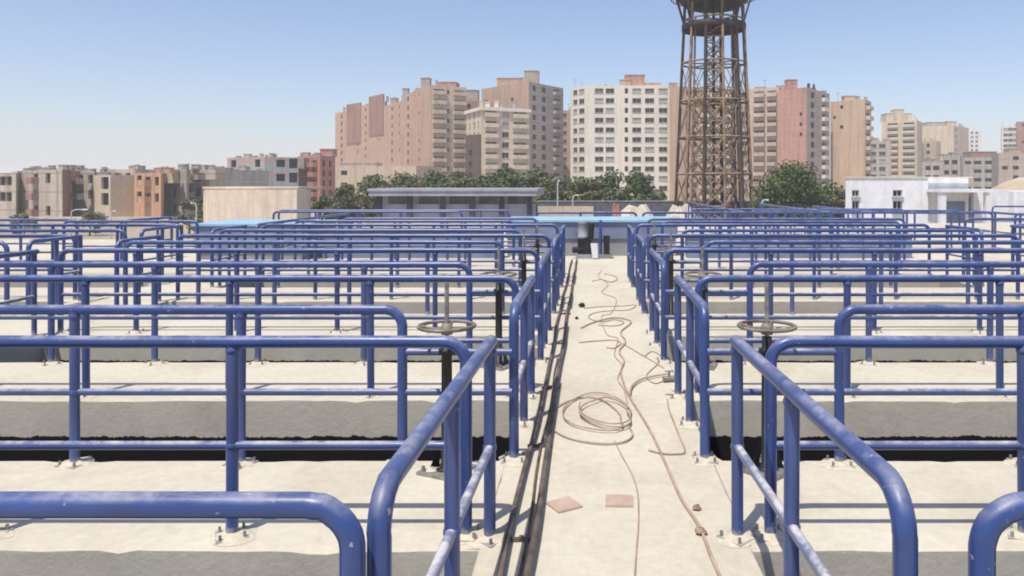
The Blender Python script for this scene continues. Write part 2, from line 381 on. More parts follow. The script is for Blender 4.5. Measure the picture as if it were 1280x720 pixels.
for bi, (a, b) in enumerate(BLOCKS):
    main = bi in (1, 2); sgn = 1 if bi >= 2 else -1
    inner = (b if bi < 2 else a); outer = (a if bi < 2 else b)
    for k in range(5):
        # far edge of strip k (leaves a gap for the valve by the central walkway, bridged by low rails)
        y = BZ[k]
        if main:
            x0 = (inner - 0.05) if (k == 0 and sgn < 0) else (inner + 0.95 if (k==0) else inner + sgn*(0.64 if sgn < 0 else 0.78))
            if k == 0 and sgn > 0: x0 = 0.96
        else: x0 = inner + sgn*0.12
        x1 = outer - sgn*0.12; L = abs(x1-x0)
        ext = abs(x0-inner) + 0.045
        mids = [(0.45, -ext if (main and k) else 0.0, L)]
        if main and k: mids.append((0.70, -ext, 0.0))
        lab = ('blue pipe railing with a rounded end in the bottom %s corner' % ('left' if sgn < 0 else 'right')) if (k == 0 and main) else \
              'blue railing along the back edge of the %s strip %s' % (ORD[max(0,k-1)] if k else 'nearest', SIDE[bi])
        if not (k == 0 and not main):
            step = 1.02 if bi == 1 else 1.17
            railing(lab, (x0,y), (x1,y), True, True, spaced(L, step), mids, near=(k < 3 and main), group=GR_X)
        # near edge of the next strip
        y = CZ[k]; x0 = inner + sgn*(0.085 if sgn < 0 else 0.12); L = abs(x1-x0)
        lab = 'blue railing along the front edge of the %s strip %s' % (ORD[k], SIDE[bi])
        railing(lab, (x0,y), (x1,y), True, True, spaced(L, 1.18 if bi == 1 else 1.24), None, near=(k < 3 and main), group=GR_X)
# lengthwise railings closing the pits beside the walkways
LX = [(-7.62,'left side walkway','left'), (-6.42,'left side walkway','right'), (-0.48,'walkway','left'), (0.73,'walkway','right'),
      (6.67,'right side walkway','left'), (7.88,'right side walkway','right')]
for x, wname, side in LX:
    main = wname == 'walkway'
    for k in range(5):
        y0 = BZ[k] + (0.07 if main else 0.12); y1 = CZ[k] + (0.02 if main else -0.12)
        if not main and k == 0: continue
        if k == 4: y1 = 14.2
        L = y1 - y0
        lab = 'blue pipe railing on the %s edge of the %s, closing the %s pit' % (side, wname, ORD[k])
        xa, xb = x, x
        if main and k == 0: xa, xb = (x-0.055, x-0.012) if side == 'left' else (x+0.07, x)
        railing(lab, (xa,y0), (xb,y1), True, False, [L*0.5, L-0.03], [(0.45, 0.0, L-0.02)], near=(k < 3 and main), group=GR_L, midmat='dustyblue')

# ------------------------------------------------------------------ valves with handwheels
def make_valve(lab):
    t = thing('handwheel_valve', lab, 'valve', (0,0,0), 0, 'handwheel valves on the concrete strips')
    mb = MB(); mb.box(-0.13,0.13,-0.13,0.13,0,0.018)
    for sx in (-1,1):
        for sy in (-1,1): mb.tube([(sx*0.1,sy*0.1,0.015),(sx*0.1,sy*0.1,0.05)], 0.011, 6)
    mb.build('base_plate', M['steel'], t)
    mb = MB(); mb.lathe([(0.07,0.018),(0.07,0.03),(0.034,0.031),(0.032,0.72),(0.05,0.721),(0.05,0.745),(0.03,0.751),(0.03,0.82),(0.0,0.825)], 16)
    for a in range(4):
        c, s_ = math.cos(a*math.pi/2+0.785), math.sin(a*math.pi/2+0.785)
        mb.add([(0.04*c,0.04*s_,0.20),(0.105*c,0.105*s_,0.02),(0.045*c,0.045*s_,0.02)], [(0,1,2),(2,1,0)])
    mb.build('pedestal', M['black'], t)
    w = MB(); n = 28
    w.tube([(0.17*math.cos(2*math.pi*k/n), 0.17*math.sin(2*math.pi*k/n), 0.885) for k in range(n+1)], 0.011, 10, cap=False)
    for a in range(4):
        c, s_ = math.cos(a*math.pi/2+0.4), math.sin(a*math.pi/2+0.4)
        w.tube([(0.02*c,0.02*s_,0.865),(0.09*c,0.09*s_,0.868),(0.165*c,0.165*s_,0.885)], 0.009, 8)
    w.lathe([(0.0,0.835),(0.035,0.835),(0.04,0.86),(0.03,0.90),(0.0,0.905)], 12)
    w.build('handwheel', M['wheel'], t)
    s = MB(); s.tube([(0,0,0.82),(0,0,1.15)], 0.014, 10); s.build('stem', M['steel'], t)
    return t
def copy_tree(o, parent=None):
    c = o.copy(); sc.collection.objects.link(c); c.parent = parent
    for ch in list(o.children): copy_tree(ch, c)
    return c
v0 = make_valve('x'); first = True
for sgn, x, nm in ((-1,-0.87,'left'), (1,1.08,'right')):
    for k in range(1, 5):
        v = v0 if first else copy_tree(v0); first = False
        v.location = (x, BZ[k]-0.12, 0); v.rotation_euler = (0,0,random.uniform(0,3))
        v['label'] = 'black valve pedestal with handwheel on the %s concrete strip %s of the walkway' % (ORD[k-1], nm)

# ------------------------------------------------------------------ things lying on the walkway
def ground_tube(name, lab, cat, px, r, mat, lift=0.0, group=None, closed=False):
    pts = []
    for i, q in enumerate(px):
        x, y = gp(q[0], q[1]); pts.append((x, y, r + 0.002 + (q[2] if len(q) > 2 else lift)))
    mb = MB(); mb.tube(smooth_path(pts, 6), r, 8); return tag(mb.build(name, mat), lab, cat, group)
# two long dark conduits clamped together along the left edge
for i, (x, r, z, lab) in enumerate(((-0.385, 0.016, 0.0, 'left one of two long dark brown pipes lying along the walkway edge'),
                                   (-0.275, 0.019, 0.0, 'right and thicker one of two dark brown pipes along the walkway edge'))):
    pts = []; rnd = random.Random(i+3); y = 1.0
    while y < 17.5:
        pts.append((x + rnd.uniform(-0.012,0.012) - (0.02 if y > 9 else 0), y, r+0.022+rnd.uniform(-0.003,0.004))); y += 0.9
    mb = MB(); mb.tube(smooth_path(pts, 4), r, 10)
    mb.build('long_pipe', M['rustybrown']); tag(bpy.context.scene.collection.objects[-1], lab, 'pipe', 'long pipes along the walkway')
mb = MB(); pts = [( -0.315 + 0.01*math.sin(i*1.7), 1.0+i*0.6, 0.012) for i in range(12)]
mb.tube(smooth_path(pts, 3), 0.008, 8); tag(mb.build('thin_cable', M['rustybrown']), 'thin dark cable lying between the two long brown pipes', 'cable')
for i, y in enumerate((2.6, 3.72, 5.05, 6.5, 8.3, 10.2)):
    mb = MB(); mb.box(-0.412,-0.252,y-0.010,y+0.010,0.001,0.019); mb.box(-0.345,-0.325,y-0.014,y+0.014,0.0192,0.026)
    tag(mb.build('pipe_support', M['rustybrown']), 'small brown support under the long pipes, %s from the camera' % ORD[i], 'pipe support', 'supports under the long pipes')

ground_tube('garden_hose', 'beige hose snaking down the middle of the walkway to the camera', 'hose',
    [(905,735),(888,695),(874,660),(852,626),(836,590),(816,546),(801,520),(789,501),(781,484),(776,466),(780,452),(774,440),(782,428),(776,416),(789,403),(768,398),(742,404),(726,411)], 0.0085, M['hose'])
loops = []
for k in range(3*14+8):
    a = k*2*math.pi/14; rr = 1.06 + 0.2*math.sin(k*0.31) - 0.15*(k//14) + 0.05*math.sin(k*1.3) 
    loops.append((740 + 44*rr*math.cos(a) + 5*math.sin(k*0.9) + k*0.35, 528 + 25*rr*math.sin(a+0.25) - k*0.28, 0.010*(k//14)+0.004))
ground_tube('coiled_hose', 'beige hose lying in loose loops on the walkway', 'hose', loops, 0.006, M['hose'], 0.004)
ground_tube('loose_rope', 'thin pale cord running from the coil towards the camera', 'cord',
    [(768,552),(778,572),(790,594),(797,618),(798,655),(795,695),(793,735)], 0.004, M['hose'])
ground_tube('hose_end', 'short beige hose bending from the coil to the right railing', 'hose',
    [(787,497),(790,486),(800,478),(818,473),(836,470)], 0.009, M['hose'], 0.012)
ground_tube('loose_rope', 'thin beige cord slanting to the foot of the right railing', 'cord',
    [(778,430),(795,440),(812,450),(830,461)], 0.005, M['hose'])
ground_tube('loose_rope', 'flattened loop of beige cord across the middle of the walkway', 'cord',
    [(724,429),(745,427),(768,426),(776,430),(768,436),(758,435)], 0.006, M['hose'])
ground_tube('loose_rope', 'tangled brown cord on the walkway beyond the flattened loop', 'cord',
    [(730,386),(752,384),(780,383),(795,382),(786,388),(764,389),(742,392),(736,398),(752,403),(768,400),(780,404),(768,408),(748,407)], 0.006, M['hose'])
ground_tube('loose_rope', 'short brown cord with a crossbar near the right railing', 'cord',
    [(834,500),(836,512),(842,528),(850,548),(856,566),(842,569),(826,568),(811,564)], 0.006, M['hose'])
ground_tube('loose_rope', 'pale squiggly cord lying far down the walkway', 'cord',
    [(740,352),(752,350),(764,353),(772,349),(766,345),(755,343)], 0.007, M['hose'])
for (x_, y_, rz, lab) in ((705,632,0.55,'pink square tile lying turned beside the brown pipes'), (774,627,-0.05,'pink square tile lying straight in the middle of the walkway')):
    x, y = gp(x_, y_); mb = MB(); mb.box(-0.075,0.075,-0.075,0.075,0.001,0.009); mb.box(-0.068,0.068,-0.068,0.068,0.009,0.0105)
    o = mb.build('floor_tile', M['tile']); o.location = (x,y,0); o.rotation_euler = (0,0,rz); tag(o, lab, 'tile', 'pink tiles on the walkway')
def crumple(name, lab, cat, px, py, s, mat, seed, flat=0.5):
    rnd = random.Random(seed); x, y = gp(px, py); mb = MB(); nu, nv = 10, 6; vs = []
    for j in range(nv+1):
        for i in range(nu):
            a = 2*math.pi*i/nu; b = math.pi*j/nv; r = s*(0.65+0.6*rnd.random())
            vs.append((r*math.sin(b)*math.cos(a), r*math.sin(b)*math.sin(a), max(0.001, s*flat + r*flat*math.cos(b))))
    mb.add(vs, [(j*nu+i, (j+1)*nu+i, (j+1)*nu+(i+1)%nu, j*nu+(i+1)%nu) for j in range(nv) for i in range(nu)], 0, False)
    o = mb.build(name, mat); o.location = (x,y,0); return tag(o, lab, cat)
crumple('cloth_rag', 'small brown rag beside the hose on the right', 'rag', 871, 637, 0.026, M['rag'], 1)
crumple('cloth_rag', 'brown rag knotted round the hose nearest the camera', 'rag', 876, 667, 0.032, M['rag'], 2)
crumple('black_lump', 'small black lump beside the far end of the pipes', 'debris', 727, 384, 0.045, M['black'], 3, 0.7)
crumple('black_lump', 'tiny black lump nearest the brown pipes', 'debris', 721, 399, 0.025, M['black'], 4, 0.7)
crumple('mortar_lump', 'grey mortar lump by the right railing foot', 'debris', 838, 494, 0.045, M['mortar'], 5)
crumple('mortar_lump', 'pale mortar lump on the deck inside the left railing', 'debris', 540, 590, 0.05, M['mortar'], 6, 0.4)
ground_tube('loose_rope', 'long thin brown cord winding from the far end to the coil', 'cord',
    [(752,338),(748,346),(760,356),(752,366),(770,374),(764,392),(752,396),(758,418),(772,424),(768,444),(778,458),(772,474),(780,488),(784,505)], 0.005, M['hose'])
ground_tube('loose_rope', 'thin beige cord looping near the foot of the right railings halfway along', 'cord',
    [(806,446),(815,440),(826,446),(822,456),(808,470),(818,480),(832,476)], 0.005, M['hose'])
# steel fitting on the hose end
x, y = gp(836, 478); t = thing('hose_fitting', 'grey metal hose fitting lying by the right railing', 'fitting', (x,y,0))
mb = MB(); mb.tube([(-0.05,0,0.03),(0.05,0.02,0.03)], 0.026, 10); mb.build('body', M['steel'], t)
mb = MB(); mb.tube([(0,0.0,0.05),(0.005,0,0.10)], 0.01, 8); mb.tube([(-0.035,0,0.10),(0.045,0,0.10)], 0.008, 8); mb.build('handle', M['steel'], t)

# ------------------------------------------------------------------ blue tanks at the end
def blue_tank(lab, x0, x1, y0, y1, h, hl):
    t = thing('blue_tank', lab, 'tank', ((x0+x1)/2, y0, 0)); w = (x1-x0)/2; d = y1-y0
    mb = MB(); mb.box(-w,w,0,d,0,hl); mb.build('plinth', M['greyconc'], t)
    mb = MB(); mb.box(-w-0.04,w+0.04,-0.04,d+0.04,hl+0.001,h-0.05); mb.build('tank_wall', M['bluewall'], t)
    mb = MB(); mb.box(-w-0.09,w+0.09,-0.09,d+0.09,h-0.049,h); mb.build('lid', M['skyblue'], t); return t
blue_tank('long blue tank with pale blue lid at the end of the walkway', -2.0, 2.1, 18.5, 20.4, 0.876, 0.42)
blue_tank('long blue tank with pale blue lid far left beyond the railings', -9.1, -6.6, 17.6, 19.6, 0.83, 0.2)
mb = MB(); mb.box(-6.3,-2.05,17.9,18.2,0,0.62); mb.box(-6.35,-2.06,17.86,18.24,0.621,0.68)
tag(mb.build('low_blue_wall', M['bluewall']), 'low dull blue parapet wall left of the end tank', 'wall')
mb = MB(); mb.box(2.3,7.6,17.9,18.2,0,0.50); mb.box(2.26,7.64,17.86,18.24,0.501,0.56)
tag(mb.build('low_blue_wall', M['bluewall']), 'low dull blue parapet wall right of the end tank', 'wall')
# pump unit at the end of the walkway
t = thing('pump_unit', 'grey and black pump unit with a pale panel standing at the end of the walkway', 'pump', (0.02, 18.0, 0))
mb = MB(); mb.box(-0.34,0.52,-0.2,0.2,0,0.10); mb.build('plinth', M['greyconc'], t)
mb = MB(); mb.lathe([(0.0,0.45),(0.11,0.45),(0.125,0.48),(0.125,0.52),(0.11,0.53),(0.11,0.80),(0.12,0.81),(0.12,0.86),(0.07,0.89),(0,0.90)], 16, c=(-0.18,0)); mb.build('motor', M['greyconc'], t)
mb = MB(); mb.box(-0.30,0.02,-0.16,0.16,0.10,0.45); mb.tube([(-0.18,-0.1,0.2),(-0.42,-0.15,0.2)],0.07,10); mb.tube([(0.0,-0.12,0.45),(0.02,-0.12,0.82)],0.07,10); mb.build('pump_body', M['black'], t)
mb = MB(); mb.add([(0.05,-0.30,0.02),(0.18,-0.30,0.02),(0.16,-0.17,0.36),(0.0,-0.17,0.36)], [(0,1,2,3)]); mb.add([(0.05,-0.27,0.02),(0.18,-0.27,0.02),(0.16,-0.145,0.36),(0.0,-0.145,0.36)], [(3,2,1,0)]); mb.build('cover_panel', M['offwhite'], t)
mb = MB(); mb.tube([(0.24,-0.1,0),(0.24,-0.1,0.9)],0.035,10); mb.build('column', M['blue'], t)
mb = MB(); mb.box(0.31,0.45,-0.19,-0.04,0.10,0.50); mb.box(0.30,0.46,-0.20,-0.03,0.501,0.53); mb.box(0.36,0.40,-0.205,-0.191,0.2,0.4); mb.build('control_box', M['black'], t)

# far railings on the back deck
GR_F = 'far blue railings on the back deck'
far = [((-1.45,20.75),(1.28,20.75),'far blue railing just behind the end tank, rounded at its right end'),
       ((1.45,20.75),(11.0,20.75),'far blue railing starting right of the end tank and running right'),
       ((-5.6,17.2),(-1.2,17.2),'far blue railing in front of the low blue wall on the left'),
       ((1.3,16.9),(7.0,16.9),'far blue railing in front of the low blue wall on the right'),
       ((-11.0,15.9),(-8.2,15.9),'far blue railing left of the far left blue tank'),
       ((-6.2,16.0),(-1.6,16.0),'far blue railing just behind the last pit left of the walkway'),
       ((1.5,15.7),(6.4,15.7),'far blue railing just behind the last pit right of the walkway'),
       ((4.7,22.2),(10.8,22.2),'far blue railing in front of the large leafy tree'),
       ((-8.9,21.4),(-3.6,21.4),'far blue railing between the beige box and the grey shed'),
       ((11.2,20.0),(20,20.0),'far blue railing at the right picture edge, nearest back row'),
       ((8.4,17.0),(14.5,17.0),'far blue railing right of the right second walkway'),
       ((-9.2,22.5),(-2.4,22.5),'far blue railing in front of the grey flat roofed shed'),
       ((3.2,23.6),(9.75,23.6),'far blue railing in front of the iron tower, rounded at its right end'),
       ((14.1,26.6),(24,26.6),'far blue railing before the white building, ending at the right edge'),
       ((-22,16.6),(-11.2,16.6),'far blue railing below the low grey houses on the left')]
for A, B, lab in far:
    L = B[0]-A[0]; railing(lab, A, B, True, True, spaced(L, 1.2), None, near=False, group=GR_F)
for x, y0, y1, lab in ((4.3,21.2,33,'nearest the iron tower'),(6.7,21.2,30,'second right of the tower'),(7.9,21.2,27,'third right of the tower'),
                       (11.1,17.2,22,'farthest right'),(-6.4,14.6,20.2,'left of the low blue wall'),(-9.9,16.2,18.0,'farthest left')):
    railing('far blue railing running away from the camera, '+lab, (x,y0), (x,y1), True, True, spaced(y1-y0, 1.2), None, near=False, group=GR_F)

# ------------------------------------------------------------------ buildings
def window_mesh(w, h, mi):
    w = round(w, 1); h = round(h, 1)
    def f():
        mb = MB(); a, b = w/2, h/2
        mb.box(-a,a,-0.03,0.03,-b,b,0)
        mb.box(-a,-a+0.09,-0.07,-0.031,-b,b,1); mb.box(a-0.09,a,-0.07,-0.031,-b,b,1)
        mb.box(-a+0.09,a-0.09,-0.07,-0.031,b-0.09,b,1); mb.box(-a+0.09,a-0.09,-0.07,-0.031,-b,-b+0.09,1)
        mb.box(-0.05,0.05,-0.07,-0.031,-b+0.09,b-0.09,1)
        mb.box(-a-0.1,a+0.1,-0.36,-0.08,-b-0.12,-b-0.002,1)
        return mb.mesh('window', [PANES[mi], M['frame']])
    return cached(('win', w, h, mi), f)
def balcony_mesh(w, mat, dep=1.1):
    w = round(w, 1)
    def f():
        mb = MB(); a = w/2
        mb.box(-a,a,-dep,0.0,-0.14,0.0); mb.box(-a,a,-dep-0.001,-dep+0.10,0.001,0.95)
        mb.box(-a,-a+0.1,-dep+0.101,-0.001,0.001,0.95); mb.box(a-0.1,a,-dep+0.101,-0.001,0.001,0.95)
        return mb.mesh('balcony', mat)
    return cached(('balc', w, mat.name, dep), f)
ZG = -4.0
class Facade:
    def __init__(s, A, B, z0, z1):
        s.A = Vector(A); s.B = Vector(B); s.d = (s.B-s.A).normalized(); s.L = (s.B-s.A).length
        s.n = Vector((s.d.y, -s.d.x)); s.z0, s.z1 = z0, z1; s.op = []; s.ang = math.atan2(s.d.y, s.d.x)
    def u_at(s, px):
        k = (px-VX)/F; dd = s.B-s.A; return (k*s.A.y - s.A.x)/(dd.x - k*dd.y)*s.L
    def P(s, u, z, off=0.0):
        q = s.A + s.d*u + s.n*off; return (q.x, q.y, z)
    def geo(s, mb, mi, ri, dep=0.35):
        us = sorted({0.0, s.L} | {round(x,3) for o in s.op for x in o[:2]}); vs = sorted({s.z0, s.z1} | {round(x,3) for o in s.op for x in o[2:4]})
        for i in range(len(us)-1):
            for j in range(len(vs)-1):
                cu, cv = (us[i]+us[i+1])/2, (vs[j]+vs[j+1])/2
                if any(o[0]-1e-3 < cu < o[1]+1e-3 and o[2]-1e-3 < cv < o[3]+1e-3 for o in s.op): continue
                mb.add([s.P(us[i],vs[j]), s.P(us[i+1],vs[j]), s.P(us[i+1],vs[j+1]), s.P(us[i],vs[j+1])], [(0,1,2,3)], mi)
        for (a,b,c,d) in s.op:
            f = [s.P(a,c),s.P(b,c),s.P(b,d),s.P(a,d)]; k = [s.P(a,c,-dep),s.P(b,c,-dep),s.P(b,d,-dep),s.P(a,d,-dep)]
            mb.add(f+k, [(0,4,5,1),(1,5,6,2),(2,6,7,3),(3,7,4,0)], mi)
            mb.add(k, [(0,1,2,3)], ri)  # recess back; the dark inside of open holes is put into its colour
def building(name, label, corners, ytop, wall, faces, floor=3.0, depth=None, zbase=ZG, ybot=262, roof=(), cat='building', wall2=None, group=None, band=None, first=1.55, trim=None):
    """corners: 2 or 3 (px, Z); faces: one column list per visible face, column = (px, width, height, kind[, every])"""
    C = [Vector((gx(p,Z), Z)) for p, Z in corners]; Zr = corners[0][1] if len(corners) == 2 else corners[1][1]
    zt = gz(ytop, Zr)
    if len(C) == 2:
        d = (C[1]-C[0]).normalized(); n = Vector((-d.y, d.x)); C = C + [C[1]+n*(depth or 14)]
    D = C[0]+C[2]-C[1]; base = C[1]
    t = thing(name, label, cat, (base.x, base.y, zbase), 0, group); inv = Vector((base.x, base.y, 0))
    mb = MB(); kids = []; rnd = random.Random(label)
    nf = [(C[0],C[1]), (C[1],C[2]), (C[2],D), (D,C[0])]
    for fi, (a, b) in enumerate(nf):
        fc = Facade(a - inv.xy, b - inv.xy, zbase, zt)
        full = Facade(a, b, zbase, zt)
        if fi < len(faces) and faces[fi]:
            for col in faces[fi]:
                px, w, h, kind = col[:4]; every = col[4] if len(col) > 4 else 1.0
                u = full.u_at(px)
                if u < w/2+0.1 or u > fc.L-w/2-0.1: u = min(max(u, w/2+0.12), fc.L-w/2-0.12)
                zc = zt - first - 0.2
                while zc - h/2 > max(zbase+0.5, gz(ybot, Zr)):
                    if rnd.random() < every:
                        hh = h
                        if any(not (u+w/2 <= o[0]-0.01 or u-w/2 >= o[1]+0.01 or zc+hh/2 <= o[2] or zc-hh/2 >= o[3]) for o in fc.op):
                            zc -= floor; continue
                        fc.op.append((round(u-w/2,3), round(u+w/2,3), round(zc-hh/2,3), round(zc+hh/2,3))); kids.append((fc, u, zc, w, hh, kind))
                    zc -= floor
        fc.geo(mb, 1 if (wall2 and fi == 1) else 0, 2)
    mb.add([(*(q-inv.xy), zt-0.0) for q in (C[0],C[1],C[2],D)], [(0,1,2,3)], 0)
    wobj = mb.build('wall', [W[wall], W[wall2 or wall], M['glass']], t); wobj.location = (0,0,-zbase)
    for fc, u, zc, w, h, kind in kids:
        q = fc.P(u, zc, -0.26); mi = rnd.choice([0,0,0,1,2,3,4,4]) if kind != 'hole' else 0
        if kind == 'hole' : continue
        if kind in ('win','balc'):
            obj('window', window_mesh(w, h, mi), t, (q[0], q[1], q[2]-zbase), fc.ang)
        if kind in ('balc','loggia'):
            q = fc.P(u, zc-h/2-0.002, 0.003 if kind == 'balc' else -0.0); obj('balcony', balcony_mesh(w+0.5, W[trim or wall2 or wall]), t, (q[0], q[1], q[2]-zbase), fc.ang)
    for (p0, p1, yt, mname, *dz) in roof:                 # rooftop stair rooms, tanks
        def fdep(px):
            for (qa, pa), (qb, pb) in zip(list(zip(C, corners)), list(zip(C, corners))[1:]):
                if px <= pb[0] or pb is corners[-1]:
                    k = (px-VX)/F; dd = qb-qa; tt = (k*qa.y-qa.x)/(dd.x-k*dd.y); return qa.y + dd.y*min(1,max(0,tt))
        Zq = max(Zr, fdep(p0), fdep(p1)) + (dz[0]*0.4 if dz else 1.2); x0, x1 = gx(p0,Zq)-inv.x, gx(p1,Zq)-inv.x; y0 = Zq-inv.y
        m2 = MB(); m2.box(x0,x1,y0,y0+min(6,max(1.2,x1-x0)),zt+0.003-zbase,gz(yt,Zq)-zbase); m2.box(x0-0.15,x1+0.15,y0-0.15,y0+min(6,max(1.2,x1-x0))+0.15,gz(yt,Zq)-zbase+0.002,gz(yt,Zq)-zbase+0.2)
        if mname == 'tank':
            m2 = MB(); m2.lathe([(0,zt-zbase+0.003),((x1-x0)/2,zt-zbase+0.003),((x1-x0)/2,gz(yt,Zq)-zbase-0.3),(0.1,gz(yt,Zq)-zbase)], 10, c=((x0+x1)/2, y0+1)); m2.build('rooftop_tank', M['black'], t)
        else: m2.build('roof_room', W[mname], t)
    if name in ('apartment_block', 'low_house', 'banded_house', 'red_house'):
        for q in range(rnd.randint(3, 6) if name == 'apartment_block' else rnd.randint(5, 9)):
            fa, fb = (C[0], C[1]) if rnd.random() < 0.55 else (C[1], C[2])
            pq = fa.lerp(fb, rnd.uniform(0.06, 0.94)) - inv.xy + Vector((0, rnd.uniform(1.5, 3.5))); w_ = rnd.uniform(0.4, 1.3); h_ = rnd.uniform(0.5, 1.9) * (1.0 if name == 'apartment_block' else 0.45)
            if name == 'apartment_block' and rnd.random() < 0.25:
                m2 = MB(); m2.tube([(pq.x, pq.y, zt-zbase), (pq.x, pq.y, zt-zbase+h_+1.2)], 0.06, 5); m2.tube([(pq.x-0.6, pq.y, zt-zbase+h_+0.9), (pq.x+0.6, pq.y, zt-zbase+h_+0.9)], 0.05, 4); m2.build('antenna', M['steel'], t)
            else:
                m2 = MB(); m2.box(pq.x-w_/2, pq.x+w_/2, pq.y, pq.y+w_, zt-zbase+0.003, zt-zbase+h_); m2.box(pq.x-w_/2-0.08, pq.x+w_/2+0.08, pq.y-0.08, pq.y+w_+0.08, zt-zbase+h_+0.002, zt-zbase+h_+0.12); m2.build('roof_tank', W[rnd.choice(['grey','warmgrey',wall])], t)
    if band:                                               # projecting cornice round the visible faces
        m2 = MB()
        for a, b in nf[:2]:
            fc = Facade(a-inv.xy, b-inv.xy, 0, 0); 
            vs = [fc.P(-0.3,zt-1.0-zbase,0.004),fc.P(fc.L+0.3,zt-1.0-zbase,0.004),fc.P(fc.L+0.3,zt-1.0-zbase,0.55),fc.P(-0.3,zt-1.0-zbase,0.55)]
            vs += [(v[0],v[1],v[2]+0.85) for v in vs]
            m2.add(vs, [(0,1,2,3),(7,6,5,4),(3,2,6,7),(0,3,7,4),(2,1,5,6),(1,0,4,5)], 0)
        m2.build('cornice', W[band], t)
    return t

# --- tall blocks -----------------------------------------------------------
building('apartment_block', 'tall salmon brick corner block with buff balconies, below the highest of the left group', [(517,229),(537,216),(583,222)], 106, 'salmon',
    [[(524,1.0,1.1,'hole',0.85)], [(549,3.4,1.5,'balc'),(560,0.8,1.2,'hole',0.6),(574,3.2,1.5,'balc')]], floor=2.75, roof=[(526,537,98,'mauve',6),(545,570,103,'redbrick',8)], wall2='buff', trim='buff')
building('apartment_block', 'narrow salmon brick bay with one column of dark windows, left of the corner block', [(502,239.6),(518,228.6),(520,231)], 114, 'salmon',
    [[(510,1.7,1.5,'hole')],[]], floor=2.75, roof=[(503,510,111,'mauve',4)])
building('apartment_block', 'lower salmon brick bay with two columns of small windows beside the dark stair shaft', [(480,255.4),(502.5,239.2),(504,242)], 126, 'salmon',
    [[(490,1.5,1.4,'hole'),(499,0.9,1.0,'hole',0.7)],[]], floor=2.75, roof=[(488,496,123,'salmon',4)])
building('apartment_block', 'salmon brick wing with tall dark red stair shaft, second from the left end', [(451,275),(481,258),(484,262)], 126, 'salmon',
    [[(457,1.2,1.3,'hole'),(473,0.8,0.9,'hole',0.5)], []], floor=2.75, roof=[])
building('stair_shaft', 'dark red brick stair shaft rising above the salmon wing, the right one', [(461,268.6),(479,258.5),(480.5,260)], 117, 'darkred', [[],[]], zbase=gz(168,258))
building('apartment_block', 'salmon brick wing at the far left end of the tall blocks', [(419,292),(452,276),(455,281)], 136, 'salmon',
    [[(427,1.3,1.5,'hole'),(447,0.7,0.9,'hole',0.4)], []], floor=2.75)
building('stair_shaft', 'dark red brick stair shaft rising above the salmon wing, the left one', [(433,284.2),(450.5,276.1),(452,278.5)], 128, 'darkred', [[],[]], zbase=gz(178,275))
building('apartment_block', 'dark red brown block in the gap beside the cream balcony block', [(580,240),(603,240)], 126, 'darkred', [[(586,1.2,1.6,'hole',0.4)]], depth=20, roof=[(582,597,113,'mauve',5)])
building('apartment_block', 'salmon brick block behind the cream balcony block, with roof rooms', [(602,250),(661,232),(704,248)], 102, 'salmon',
    [[(640,1.2,1.2,'hole',0.5)], [(668,1.9,1.6,'hole'),(680,2.3,1.7,'hole'),(696,3.8,1.8,'loggia')]], floor=3.0, wall2='mauve', roof=[(655,673,89,'mauve',8),(621,650,98,'salmon',10)], trim='mauve')  # right face greyer: its weaker light is put into the second wall colour
building('apartment_block', 'cream block with balconies and a light cornice, lower than its neighbours', [(583,212),(602,200),(662,207)], 133, 'cream',
    [[(587,1.1,1.5,'win'),(593,1.1,1.5,'win'),(598,0.9,1.5,'win')], [(614,3.2,1.6,'balc'),(632,2.0,1.5,'win'),(650,3.9,1.6,'balc')]], floor=2.75, band='ivory', roof=[(606,612,128,'ivory',4),(618,623,127,'ivory',4)], trim='cream')
building('apartment_block', 'narrow dark maroon block in deep shade at the left foot of the cream block', [(582,204),(600,200)], 169, 'maroon', [[(588,1.2,1.5,'hole',0.5)]], depth=3)
building('apartment_block', 'narrow pinkish block half hidden left of the ivory block', [(701,262),(716,262)], 138, 'salmon', [[(706,1.4,1.4,'win')]])
building('apartment_block', 'wide ivory apartment block with eleven rows of windows and brick roof room', [(713,236),(733,230),(838,230)], 107, 'ivory',
    [[(719,2.0,1.5,'win'),(727,2.6,1.5,'win')], [(749,2.6,1.5,'win'),(754.5+8,2.6,1.5,'win'),(783,1.0,1.6,'hole'),(796,2.7,1.5,'win'),(812,2.8,1.5,'win'),(829,2.6,1.5,'win')]], floor=2.95, first=1.4,
    roof=[(782,806,94,'redbrick',4),(775,789,100,'brown',3),(806,826,104,'buff',5)])
mbx = None
building('apartment_block', 'brown brick block standing right behind the iron tower', [(837,226),(851,221),(923,228)], 108, 'brown', [[],[(860,1.2,1.5,'hole'),(869,1.4,1.5,'hole'),(880,2.2,1.6,'balc'),(893,2.2,1.6,'balc'),(906,2.4,1.6,'balc'),(916,1.6,1.5,'hole')]], floor=3.0, trim='ivory')
building('apartment_block', 'pinkish beige block between the iron tower and the red brick block', [(922,232),(974,226)], 112, 'buff', [[(930,2.2,1.5,'win'),(949,3.0,1.7,'balc'),(965,2.6,1.7,'balc')]], floor=2.95, roof=[(946,958,109,'buff',4)])
building('apartment_block', 'red brick block with plain left face and dark shaded balconies, right of tower', [(972,214),(1008,207),(1037,222)], 109, 'redbrick',
    [[(1001,0.8,1.0,'hole',0.35)], [(1016,3.0,1.7,'hole'),(1030,3.2,1.9,'loggia')]], floor=2.75, wall2='mauve', trim='pale', roof=[(984,997,100,'redbrick',9),(1010,1014,103,'tank',6),(1017,1020,104,'tank',6)])  # right face is the shaded side, its shade painted in as mauve
